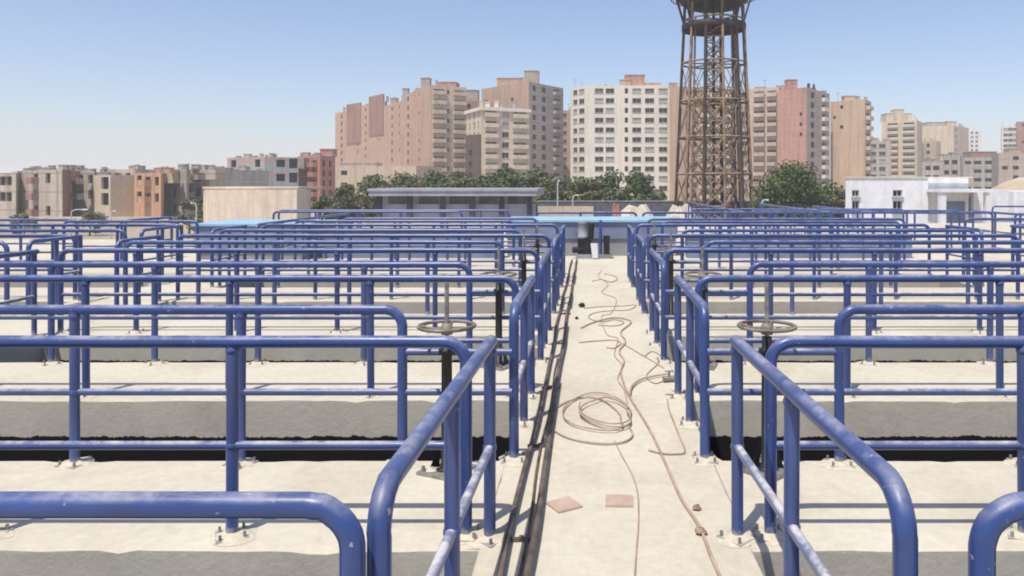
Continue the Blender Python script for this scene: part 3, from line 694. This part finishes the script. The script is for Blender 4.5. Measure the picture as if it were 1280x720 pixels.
building('apartment_block', 'tan block with plain front and balconies down its right edge', [(1038,223),(1081,216),(1089,223)], 124, 'tan',
    [[(1052,1.0,1.0,'hole',0.3),(1043,0.8,0.9,'hole',0.25)], [(1085,4.5,1.8,'loggia')]], floor=2.9, trim='cream', roof=[(1056,1069,120,'tan',8),(1081,1085,125,'cream',3)])
building('apartment_block', 'low grey block between the tan block and the sandy tower block', [(1085,300),(1114,300)], 177, 'warmgrey', [[(1092,2.2,1.6,'win'),(1103,2.6,1.6,'win')]], roof=[(1090,1098,173,'grey',3)])
building('apartment_block', 'sandy tower block with two stacks of dark curved balconies', [(1102,320),(1146,312),(1153,325)], 150, 'sandy',
    [[(1116,3.9,1.7,'loggia'),(1136,4.3,1.7,'loggia')], [(1150,1.5,1.5,'win')]], floor=2.6, roof=[(1108,1140,142,'sandy',4),(1118,1130,137,'sandy',8)], trim='cream')
building('apartment_block', 'pale sandy block with plain left face right of the sandy tower block', [(1150,353),(1192,347),(1211,362)], 157, 'sandy',
    [[], [(1196,1.6,1.5,'hole')]], roof=[(1160,1182,153,'grey',4),(1184,1196,152,'buff',4)], wall2='buff')
building('apartment_block', 'shorter buff block in front of the pale sandy block', [(1150,330),(1170,322),(1176,330)], 176, 'buff', [[(1160,2,1.5,'hole',0.8)],[]])
building('apartment_block', 'slim white tower block far away, the palest one', [(1209,560),(1227,560)], 163, 'pale', [[(1215,2.0,1.6,'win',0.8),(1221,2.0,1.6,'win',0.8)]], floor=3.2)
building('apartment_block', 'white block with a grid of windows near the right edge', [(1252,420),(1275,416)], 158, 'ivory', [[(1257,2.2,1.6,'win'),(1263,2.2,1.6,'win'),(1269,2.2,1.6,'win')]])
building('apartment_block', 'dark pink block cut by the right edge', [(1272,400),(1310,400)], 152, 'darkred', [[(1279,1.6,1.5,'hole',0.5)]], depth=1.5)
# --- low jumble at the right ------------------------------------------------
building('low_house', 'low grey house with dark windows below the pale sandy block', [(1153,250),(1180,244),(1186,250)], 203, 'warmgrey', [[(1160,1.8,1.4,'hole'),(1170,2.2,1.4,'hole')],[]], roof=[(1160,1172,199,'grey',3)])
building('low_house', 'low grey unfinished house with black openings', [(1178,230),(1200,224),(1204,228)], 195, 'grey', [[(1183,2.0,1.3,'hole'),(1193,2.2,1.3,'hole')],[]], roof=[(1190,1200,191,'warmgrey',3)])
building('low_house', 'long low grey house with dark flat roof below the palest tower', [(1202,265),(1250,262)], 197, 'grey', [[(1210,2,1.2,'hole',0.8),(1222,2.4,1.2,'hole'),(1236,2.4,1.2,'hole')]], roof=[(1214,1246,190,'darkred',3)])
building('low_house', 'low brown house at the right edge behind the sand heap', [(1248,240),(1300,236)], 191, 'mauve', [[(1256,1.6,1.2,'hole',0.7),(1270,1.6,1.2,'hole')]], roof=[(1262,1276,186,'brown',3)])
# --- low houses at the left --------------------------------------------------
building('low_house', 'grey house cut by the left edge', [(-14,131),(20,128),(27,133)], 216, 'warmgrey', [[(3,1.72,1.51,'hole'),(11,1.61,1.51,'hole',0.9)],[(23,1.61,1.73,'hole',0.9)]], roof=[(2,13.80,227.88,'grey',3)], ybot=280, first=1.15, floor=2.7)
building('low_house', 'small pale house with two large black openings second from the left', [(15,139),(34,136)], 214, 'cream', [[(24,2.99,1.84,'hole',0.9)]], ybot=280, first=1.15, floor=2.7)
building('low_house', 'grey rendered house with a brick top storey and dark right side', [(27,131),(78,123),(89,131)], 212, 'warmgrey', [[(45,1.72,1.62,'balc'),(60,1.72,1.62,'hole',0.9)],[]], wall2='darkred', roof=[(30,69.00,223.56,'redbrick',2),(64,87.40,225.72,'redbrick',3)], ybot=280, first=1.15, floor=2.7)  # right side darkened: its shade is put into the second wall colour
building('low_house', 'grey house with a dark roof shelter and antenna', [(90,135),(118,131),(121,136)], 214, 'warmgrey', [[(100,2.2,1.51,'balc'),(113,1.61,1.51,'hole',0.9)],[]], roof=[(97,126.50,224.64,'grey',3),(108,158.70,223.56,'darkred',8)], ybot=280, first=1.15, floor=2.7)
building('low_house', 'beige house with two big square openings', [(118,130),(138,127)], 219, 'cream', [[(131,2.53,2.05,'hole',0.9)]], ybot=280, first=1.15, floor=2.7)
building('low_house', 'light grey house with small paired windows left of the orange house', [(134,135),(169,131)], 212, 'warmgrey', [[(148,2.0,1.51,'balc'),(160,1.26,1.40,'hole',0.9)]], roof=[(146,181.70,224.64,'grey',3)], ybot=280, first=1.15, floor=2.7)
building('low_house', 'narrow orange house with dark windows', [(168,128),(201,123),(205,127)], 216, 'orange', [[(174,1.61,1.94,'hole'),(185,1.8,1.51,'balc'),(196,1.26,1.40,'hole',0.9)],[]], roof=[(178,218.50,228.96,'cream',3)], ybot=280, first=1.15, floor=2.7)
building('low_house', 'grey blank house right of the orange house', [(203,133),(233,128),(236,132)], 211, 'grey', [[(217,1.61,1.51,'hole',0.8),(212,1.61,1.30,'hole',0.5)],[]], roof=[(226,269.10,224.64,'warmgrey',3)], ybot=280, first=1.15, floor=2.7)
building('low_house', 'grey house with a dark blue balcony behind the shrubs', [(232,136),(262,134)], 212, 'grey', [[(247,1.61,1.51,'hole'),(237,1.84,1.73,'balc')]], ybot=280, first=1.15, floor=2.7)
building('low_house', 'bare brick house beside the banded green house', [(259,150),(288,147)], 212, 'redbrick', [[(266,1.5,1.5,'hole',0.8),(274,1.4,1.5,'hole',0.8),(282,1.4,1.5,'hole',0.6)]], depth=2.5, roof=[(268,276,209,'grey',2)], ybot=280, first=1.15, floor=2.7)
building('banded_house', 'wide house banded in grey green and pink', [(284,170),(331,164),(373,168)], 196, 'greenish', [[(292,1.72,1.62,'hole',0.8),(322,1.72,1.62,'hole')],[(351,1.84,1.62,'hole'),(367,1.84,2.16,'hole',0.8),(338,1.84,1.94,'hole',0.6)]], floor=3.1, roof=[(286,351.90,208.44,'red',2),(310,379.50,210.60,'grey',3)], cat='house', ybot=280, first=1.15)
building('red_house', 'red house with small balconies left of the tall salmon blocks', [(372,176),(400,168),(419,176)], 194, 'red', [[(382,1.5,1.6,'win',0.7),(393,2.4,1.4,'balc')],[(405,1.5,1.4,'hole'),(413,1.5,1.4,'hole')]], floor=2.2, roof=[(400,416,187,'red',3)], cat='house')
building('long_wall_building', 'long low beige building in front of the salmon block', [(420,205),(520,198)], 208, 'buff', [[(430,2,1.2,'hole',0.4),(450,2,1.2,'hole',0.4),(468,2,1.2,'hole',0.4)]], floor=3.2, roof=[(424,470,204,'warmgrey',3)])
building('store_building', 'plain beige box building behind the left railings', [(254,72),(371,68)], 237, 'box', [[]], depth=1.8, ybot=275, roof=[(256,372,236,'box',0.05)])

# grey flat roofed shed with columns
t = thing('pump_shed', 'grey open shed with thick flat roof on columns', 'shed', (gx(567,45),45,ZG)); x0, x1 = gx(470,45)-gx(567,45), gx(664,45)-gx(567,45)
zr = gz(236,45)-ZG
M['roofgrey'] = mottled('pale_grey_roof', (0.33,0.33,0.37), (0.43,0.43,0.47), 1.2, 0.85)
mb = MB(); mb.box(x0-0.3,x1+0.35,-0.5,7,zr-0.42,zr); mb.box(x0-0.36,x1+0.41,-0.56,7.06,zr-0.14,zr+0.02-0.001); mb.build('roof', M['roofgrey'], t)
for i, px in enumerate((474,512,553,590,627,662)):
    xx = gx(px,45)-gx(567,45); mb = MB(); mb.box(xx-0.15,xx+0.15,-0.1,0.2,0,zr-0.423); mb.build('column', M['darkconc'], t)
mb = MB(); mb.box(x0,x1,0.8,1.0,0,zr-0.425); mb.build('back_wall', M['lilac'], t)
for i, px in enumerate((493,532,571,608,645)):
    xx = gx(px,45)-gx(567,45); mb = MB(); mb.box(xx-0.55,xx+0.55,0.74,0.797,4.3,5.0); mb.box(xx-0.04,xx+0.04,0.70,0.738,4.3,5.0); mb.build('window', [M['greyconc']], t)
t = thing('picket_fence', 'pale lilac slatted fence in front of the grey shed', 'fence', (gx(575,45.5),45.5,ZG))
mb = MB()
x = gx(482,45.5)-gx(575,45.5)
while x < gx(668,45.5)-gx(575,45.5): mb.box(x,x+0.132,0,0.03,2.3,4.55); x += 0.15
mb.build('slat_panel', M['lilac'], t)
for z in (3.2, 4.4):
    mb = MB(); mb.box(gx(480,45.5)-gx(575,45.5),gx(670,45.5)-gx(575,45.5),0.032,0.09,z,z+0.08); mb.build('rail', M['greyconc'], t)
mb = MB(); mb.box(gx(478,45.5)-gx(575,45.5),gx(672,45.5)-gx(575,45.5),-0.05,0.15,0,2.299); mb.build('base_wall', M['offwhite'], t)

# white building at the right
t = thing('white_building', 'white flat roofed building with small square windows at the right', 'building', (gx(1057,66),66,ZG)); ox = gx(1057,66)
def bx_(p0,p1,Z0,Z1,y0,y1,name,mat,Zr=66):
    mb = MB(); mb.box(gx(p0,Zr)-ox, gx(p1,Zr)-ox, Z0-66, Z1-66, (gz(y1,Zr)-ZG) if y1 else 0, gz(y0,Zr)-ZG); return mb.build(name, mat, t)
zz = lambda y: gz(y,66)
fc = Facade((0,0),(gx(1160,66)-ox,0),ZG,zz(222))
for (p0,p1,y0,y1) in ((1065,1074,217.5+0.2,226),(1116,1128,217.5,226),(1065,1074,231,243),(1116,1128,231,243)):
    y0 += 20; y1 += 20 if y1 < 230 else 22
    if y1 > 246: y0, y1 = 251, 265
    fc.op.append((gx(p0,66)-ox, gx(p1,66)-ox, zz(y1), zz(y0)))
mb = MB(); fc.geo(mb, 0, 1, 0.3)
xr = gx(1160,66)-ox
sk = 3.3
mb.add([(0,0,ZG),(0,0,zz(222)),(sk,9,zz(222)),(sk,9,ZG)], [(0,1,2,3)], 0)
mb.add([(xr,0,ZG),(xr,9,ZG),(xr,9,zz(222)),(xr,0,zz(222))], [(0,1,2,3)], 0); mb.add([(sk,9,ZG),(sk,9,zz(222)),(xr,9,zz(222)),(xr,9,ZG)], [(0,1,2,3)], 0)
mb.add([(0,0,zz(222)),(xr,0,zz(222)),(xr,9,zz(222)),(sk,9,zz(222))], [(0,1,2,3)], 0)
o = mb.build('main_wall', [W['white'], M['glass']], t); o.location = (0,0,-ZG)
for (a,b,c,d) in fc.op:
    obj('window', window_mesh(b-a, d-c, 0), t, ((a+b)/2, 0.2, (c+d)/2-ZG))
bx_(1056,1215,65.9,66.4,221,222.05,'roof_edge',W['ivory'])
bx_(1160.1,1215,66.6,75,222.1,None,'wing_wall',W['white'])
bx_(1158,1222,63.4,66.59,236,240,'porch_roof',W['white'])
bx_(1159,1166,63.5,64.0,240.05,None,'porch_pier',W['white'])
bx_(1214,1218,63.5,64.0,240.05,None,'porch_pier',W['white'])
bx_(1186,1210,66.5,66.59,252,None,'porch_door',M['bluewall'])
bx_(1219,1262,66.2,72,237,None,'side_wall',W['white'])
bx_(1262.1,1330,65.4,72,239,None,'side_wall',W['white'])
# sand heap behind it
mb = MB(); nu, nv = 36, 12; rnd = random.Random(5); vs = []
for j in range(nv+1):
    for i in range(nu+1):
        u, v = i/nu, j/nv; hgt = math.sin(math.pi*u)**0.8*math.sin(math.pi*v)**0.8
        vs.append((gx(1205,95)+u*22, 88+v*16, ZG + hgt*(6.9+0.6*math.sin(u*9)+0.5*rnd.random())))
mb.add(vs, [(j*(nu+1)+i, j*(nu+1)+i+1, (j+1)*(nu+1)+i+1, (j+1)*(nu+1)+i) for j in range(nv) for i in range(nu)], 0, True)
tag(mb.build('sand_heap', M['sand']), 'big heap of yellow sand behind the white building', 'sand heap')

# ------------------------------------------------------------------ iron water tower
TZ = 80.0; tx = gx(892, TZ)
t = thing('water_tower', 'tall rusty iron lattice water tower with dark tank cut by the top edge', 'water tower', (tx,TZ,ZG))
zs = [0.0, 3.2, 6.8, 10.6, 14.4, 18.4, 22.9]; H0 = 23.3
rad = lambda z: 4.28 - 1.12*z/H0
NL = 12
pt = lambda k, z, sc_=1.0, off=0.12: (rad(z)*sc_*math.cos(2*math.pi*k/NL+off), rad(z)*sc_*math.sin(2*math.pi*k/NL+off), z)
for k in range(NL):
    mb = MB(); mb.tube([pt(k,z) for z in (0,8,16,H0+1.2)], 0.135, 8); mb.build('leg', M['rust' if k % 2 else 'rustdark'], t)  # alternate legs darker: silhouette against the sky put into their colour
for i, z in enumerate(zs[1:]):
    mb = MB(); mb.tube([pt(k%NL,z) for k in range(NL)]+[pt(0,z)], 0.10, 6, cap=False); mb.build('ring', M['rust'], t)
    mb = MB()
    for k in range(0,NL,2): mb.tube([pt(k,z),pt(k+NL//2,z)], 0.07, 5)
    mb.build('cross_tie', M['rust'], t)
for i in range(len(zs)-2):
    for k in range(NL):
        mb = MB(); mb.tube([pt(k,zs[i]),pt(k+1,zs[i+1])], 0.045, 5); mb.tube([pt(k+1,zs[i]),pt(k,zs[i+1])], 0.045, 5)
        mb.build('cross_brace', M['rust'], t)
NI = 8
inner = lambda k, z: ((2.55-0.5*z/H0)*math.cos(2*math.pi*k/NI+0.3), (2.55-0.5*z/H0)*math.sin(2*math.pi*k/NI+0.3), z)
for k in range(NI):
    mb = MB(); mb.tube([inner(k,0),inner(k,H0)], 0.075, 6); mb.build('inner_leg', M['rustdark' if k % 2 else 'rust'], t)
for i in range(12):
    z0, z1 = i*1.75, (i+1)*1.75
    for k in range(0, NI, 1):
        mb = MB(); mb.tube([inner(k,z0),inner(k+1,z1)], 0.065, 5); mb.tube([inner(k+1,z0),inner(k,z1)], 0.065, 5); mb.tube([inner(k,z1),inner(k+1,z1)], 0.05, 5)
        if i < 9 or k % 2: mb.build('inner_brace', M['tanrust'], t)
mb = MB(); z = 0.0; k = 0
while z < H0-1:
    a = k*0.55; mb.add([(0.2*math.cos(a),0.2*math.sin(a),z),(0.95*math.cos(a),0.95*math.sin(a),z),(0.95*math.cos(a+0.5),0.95*math.sin(a+0.5),z),(0.2*math.cos(a+0.5),0.2*math.sin(a+0.5),z),
      (0.2*math.cos(a),0.2*math.sin(a),z+0.05),(0.95*math.cos(a),0.95*math.sin(a),z+0.05),(0.95*math.cos(a+0.5),0.95*math.sin(a+0.5),z+0.05),(0.2*math.cos(a+0.5),0.2*math.sin(a+0.5),z+0.05)],
      [(3,2,1,0),(4,5,6,7),(0,1,5,4),(1,2,6,5),(2,3,7,6)]); z += 0.22; k += 1
mb.build('spiral_stair', M['tanrust'], t)
mb = MB(); mb.tube([(0,0,0),(0,0,H0+1)], 0.16, 10); mb.build('riser_pipe', M['rustdark'], t)
mb = MB(); rr = rad(22.3); mb.lathe([(rr-0.1,21.9),(rr+0.15,21.9),(rr+0.15,22.5),(rr-0.1,22.5),(0.3,22.5),(0.3,22.4),(rr-0.1,22.35),(rr-0.1,21.9)], 30); mb.build('lower_platform', M['rustdark'], t)
mb = MB(); mb.lathe([(0.3,24.4),(2.6,24.3),(3.2,24.6),(4.0,25.4),(4.5,26.3),(4.6,26.5),(4.6,31),(3.9,32.2),(0,33)], 32); mb.build('tank', M['rustdark'], t)
for k in range(NL):
    mb = MB(); a = 2*math.pi*k/NL+0.12
    mb.tube([pt(k,22.6),(4.05*math.cos(a),4.05*math.sin(a),25.5)], 0.09, 6); mb.build('tank_strut', M['rustdark'], t)
mb = MB()
for k in range(40):
    a = 2*math.pi*k/40; mb.tube([(4.5*math.cos(a),4.5*math.sin(a),25.3),(4.5*math.cos(a),4.5*math.sin(a),26.3)], 0.03, 4)
for z in (25.3, 25.8): mb.tube([(4.5*math.cos(2*math.pi*k/40),4.5*math.sin(2*math.pi*k/40),z) for k in range(41)], 0.05, 5, cap=False)
mb.build('balcony_rail', M['rustdark'], t)

# ------------------------------------------------------------------ trees
def leaf_mat(name, c1, c2, c3):
    m, n, l, p = new_mat(name)
    l.new(ramp(n, l, noise(n, l, 1.1, 4), [(0.3, c1), (0.55, c2), (0.75, c3)]), p.inputs['Base Color'])
    p.inputs['Roughness'].default_value = 0.7; p.inputs['Specular IOR Level'].default_value = 0.2
    return m
LV = [leaf_mat('olive_leaves', (0.075,0.085,0.035), (0.115,0.125,0.055), (0.16,0.165,0.08)),
      leaf_mat('green_leaves', (0.05,0.075,0.022), (0.08,0.115,0.035), (0.125,0.155,0.055)),
      leaf_mat('dusty_leaves', (0.10,0.105,0.06), (0.14,0.14,0.085), (0.19,0.18,0.12))]
def crown_mesh(seed, w, h, mi, leaf=0.30, n=2600, clumps=26):
    rnd = random.Random(seed); mb = MB(); cs = []
    for i in range(clumps):
        a = rnd.random()*6.283; r = math.sqrt(rnd.random())*0.8; z = rnd.random()
        prof = math.sin(math.pi*min(1, 0.15+0.82*z))**0.6
        cs.append((r*prof*w*0.45*math.cos(a), r*prof*w*0.45*math.sin(a), h*(0.14+0.78*z), rnd.uniform(0.10,0.21)*w))
    for i in range(n):
        c = rnd.choice(cs); d = Vector((rnd.gauss(0,1),rnd.gauss(0,1),rnd.gauss(0,1))).normalized()*c[3]*rnd.random()**0.35
        p = Vector(c[:3]) + Vector((d.x,d.y,d.z*0.8)); nn = (d.normalized()+Vector((rnd.gauss(0,.5),rnd.gauss(0,.5),rnd.gauss(0,.5)+0.3))).normalized()
        u = nn.orthogonal().normalized(); v = nn.cross(u); ang = rnd.random()*6.28; u, v = u*math.cos(ang)+v*math.sin(ang), v*math.cos(ang)-u*math.sin(ang)
        s = leaf*rnd.uniform(0.6,1.3)
        mb.add([p-u*s*0.5, p+v*s*0.32, p+u*s*0.5, p-v*s*0.32], [(0,1,2,3)])
    return mb.mesh('crown', LV[mi])
def tree(name, label, px, Z, ytop, wpx, mi, seed, cat='tree', trunk=0.25, clumps=26, n=2600, leaf=0.32, zb=ZG, group=None):
    H = gz(ytop, Z) - zb; w = wpx*Z/F; t = thing(name, label, cat, (gx(px,Z), Z, zb), 0, group)
    obj('crown', crown_mesh(seed, w, H*(1-trunk*0.6), mi, leaf, n, clumps), t, (0,0,H*trunk*0.6))
    rnd = random.Random(seed); mb = MB(); hh = H*0.6
    mb.tube([(0,0,0),(0.1,0,hh*0.5),(0.05,0.1,hh)], 0.05*H**0.8, 7, r2=0.02*H**0.5)
    for k in range(4):
        a = rnd.random()*6.28; mb.tube([(0.06,0,hh*(0.5+0.1*k)),(w*0.22*math.cos(a),w*0.22*math.sin(a),hh*(0.85+0.12*k))], 0.02*H**0.7, 5, r2=0.02)
    mb.build('trunk', M['trunk'], t); return t
GT = 'trees in front of the tall blocks'
T = [(432,98,231,54,0,'tree','olive tree in front of the long low beige building'),
     (468,104,222,76,0,'tree','low olive tree behind the left end of the shed roof'),
     (505,100,218,74,0,'tree','bushy olive tree below the left face of the salmon block'),
     (541,104,213,72,1,'tree','rounded green tree below the corner of the salmon block'),
     (576,99,214,69,0,'tree','green tree below the salmon block balconies'),
     (606,106,216,64,0,'tree','dark tree in the gap left of the cream block'),
     (634,100,209,76,1,'tree','tallest bushy tree below the cream balcony block'),
     (672,96,212,76,0,'tree','broad dark tree right of the shed roof'),
     (706,98,213,72,1,'tree','dark tree below the gap beside the ivory block'),
     (734,91,224,60,0,'tree','smaller tree in front of the left end of the ivory block'),
     (765,96,217,64,1,'tree','round tree in front of the middle of the ivory block'),
     (798,94,214,62,1,'tree','dark pointed tree left of the iron tower'),
     (690,86,234,72,0,'shrub','wide olive bush in front of the broad dark tree'),
     (780,86,236,72,0,'shrub','wide olive bush in front of the dark pointed tree'),
     (822,90,238,40,0,'shrub','low shrub at the left foot of the iron tower')]
for i, (px, Z, yt, w, mi, nm, lab) in enumerate(T):
    tree(nm, lab, px, Z, yt, w, mi, 20+i, nm, clumps=30, n=3400, leaf=0.5, trunk=0.12, group=GT)
tree('tree', 'large leafy green tree right of the iron tower', 988, 74, 206, 118, 1, 60, n=6500, clumps=56, leaf=0.36, trunk=0.15)
tree('tree', 'green tree merging behind the large leafy tree, beside the white building', 1028, 80, 213, 70, 1, 61, n=3200, leaf=0.36, trunk=0.15)
tree('shrub', 'dark shrub left of the shed, in front of the red house', 402, 70, 243, 42, 1, 62, 'shrub', n=1400, clumps=14, leaf=0.3, trunk=0.1)
tree('shrub', 'dusty shrub left of the beige box building', 236, 80, 250, 48, 2, 63, 'shrub', n=1600, clumps=14, leaf=0.3, trunk=0.1)
tree('shrub', 'dusty shrub below the house with the dark roof shelter', 112, 84, 262, 44, 2, 64, 'shrub', n=1300, clumps=12, leaf=0.3, trunk=0.1)
tree('shrub', 'dry shrub at the foot of the leftmost houses', 30, 84, 268, 40, 2, 65, 'shrub', n=1200, clumps=12, leaf=0.3, trunk=0.1)
tree('shrub', 'tall green shrub squeezed against the beige box building', 250, 78, 246, 20, 0, 66, 'shrub', n=900, clumps=10, leaf=0.3, trunk=0.1)
tree('shrub', 'pale round shrub beyond the end tank', 738, 60, 254, 26, 2, 67, 'shrub', n=1200, clumps=12, leaf=0.22, trunk=0.1)

# ------------------------------------------------------------------ perimeter wall, lamps, debris
t = thing('perimeter_wall', 'dark grey perimeter wall below the trees', 'wall', (gx(760,80),80,ZG))
mb = MB(); mb.box(gx(672,80)-gx(760,80),gx(1056,80)-gx(760,80),0,0.25,0,gz(252,80)-ZG); mb.build('wall_panel', M['darkconc'], t)
mb = MB(); mb.box(gx(672,80)-gx(760,80),gx(1056,80)-gx(760,80),-0.06,0.31,gz(252,80)-ZG+0.002,gz(252,80)-ZG+0.10); mb.build('coping', M['greyconc'], t)
mb = MB(); mb.box(gx(-40,95),gx(252,95),95,95.3,ZG,gz(271,95)); tag(mb.build('low_wall', W['cream']), 'low pale wall in front of the left houses', 'wall')
mb = MB(); mb.box(gx(672,55),gx(742,55),55,55.3,ZG,gz(258,55)); tag(mb.build('low_wall', W['cream']), 'short cream wall right of the grey shed', 'wall')
def heap(name, lab, px, Z, wpx, ytop, mat, seed):
    rnd = random.Random(seed); w = wpx*Z/F; h = gz(ytop,Z)-ZG; mb = MB(); n = 18; vs = [(0,0,h)]
    for ring, (rr, zz_) in enumerate(((0.3,0.95),(0.62,0.75),(0.85,0.38),(1.0,0.0))):
        for k in range(n):
            a = 6.2832*k/n; q = rr*(0.85+0.3*rnd.random()); vs.append((q*w/2*math.cos(a), q*w/2*math.sin(a), h*zz_*(0.85+0.3*rnd.random())))
    fs = [(0,1+k,1+(k+1)%n) for k in range(n)] + [(1+r*n+k,1+(r+1)*n+k,1+(r+1)*n+(k+1)%n,1+r*n+(k+1)%n) for r in range(3) for k in range(n)]
    mb.add(vs, fs, 0, False); o = mb.build(name, mat); o.location = (gx(px,Z),Z,ZG); return tag(o, lab, 'heap')
heap('rubble_heap', 'grey pink heap of rubble left of the iron tower', 797, 64, 74, 259, M['mortar'], 3)
heap('brick_heap', 'small heap of red bricks left of the iron tower', 770, 62, 20, 257, W['red'], 4)
heap('rubble_heap', 'pale heap of rubble at the foot of the iron tower', 850, 66, 66, 259, M['mortar'], 5)
def lamp(lab, px, Z, ytop, arm, two=False):
    H = gz(ytop,Z)-ZG; t = thing('street_lamp', lab, 'street lamp', (gx(px,Z),Z,ZG), 0, 'white street lamps round the plant')
    pts = [(0,0,0),(0,0,H*0.8),(0.05*arm,0,H*0.93),(0.4*arm,0,H*0.995),(arm,0,H)]
    mb = MB(); mb.tube(smooth_path(pts,5), 0.06, 8, r2=0.045); mb.build('pole', M['offwhite'], t)
    mb = MB(); mb.box(min(arm,arm*1.5),max(arm,arm*1.5),-0.10,0.10,H-0.05,H+0.07); mb.build('lamp_head', M['white'], t)
lamp('white curved lamp post in front of the grey house with dark side', 89, 75, 262, 1.1)
lamp('white curved lamp post among the shrubs below the beige house', 139, 75, 264, 0.3)
lamp('white curved lamp post left of the beige box building', 245.5, 66, 254, -0.3)
lamp('white lamp post between the shed and the ivory block', 697, 70, 226, 0.15)
lamp('thin white lamp post below the left end of the ivory block', 716, 78, 244, 0.4)
lamp('white lamp post at the foot of the large leafy tree', 952, 66, 250, 0.4)

# ------------------------------------------------------------------ air
m = bpy.data.materials.new('haze_air'); m.use_nodes = True; nt = m.node_tree
nt.nodes.remove(nt.nodes['Principled BSDF']); v = nt.nodes.new('ShaderNodeVolumePrincipled')
v.inputs['Color'].default_value = (0.93,0.95,0.98,1); v.inputs['Density'].default_value = 0.00062; v.inputs['Anisotropy'].default_value = 0.0
nt.links.new(v.outputs['Volume'], nt.nodes['Material Output'].inputs['Volume'])
mb = MB(); mb.box(-2600,2600,-700,3300,-5,50); struct(mb.build('haze', m), 'stuff')
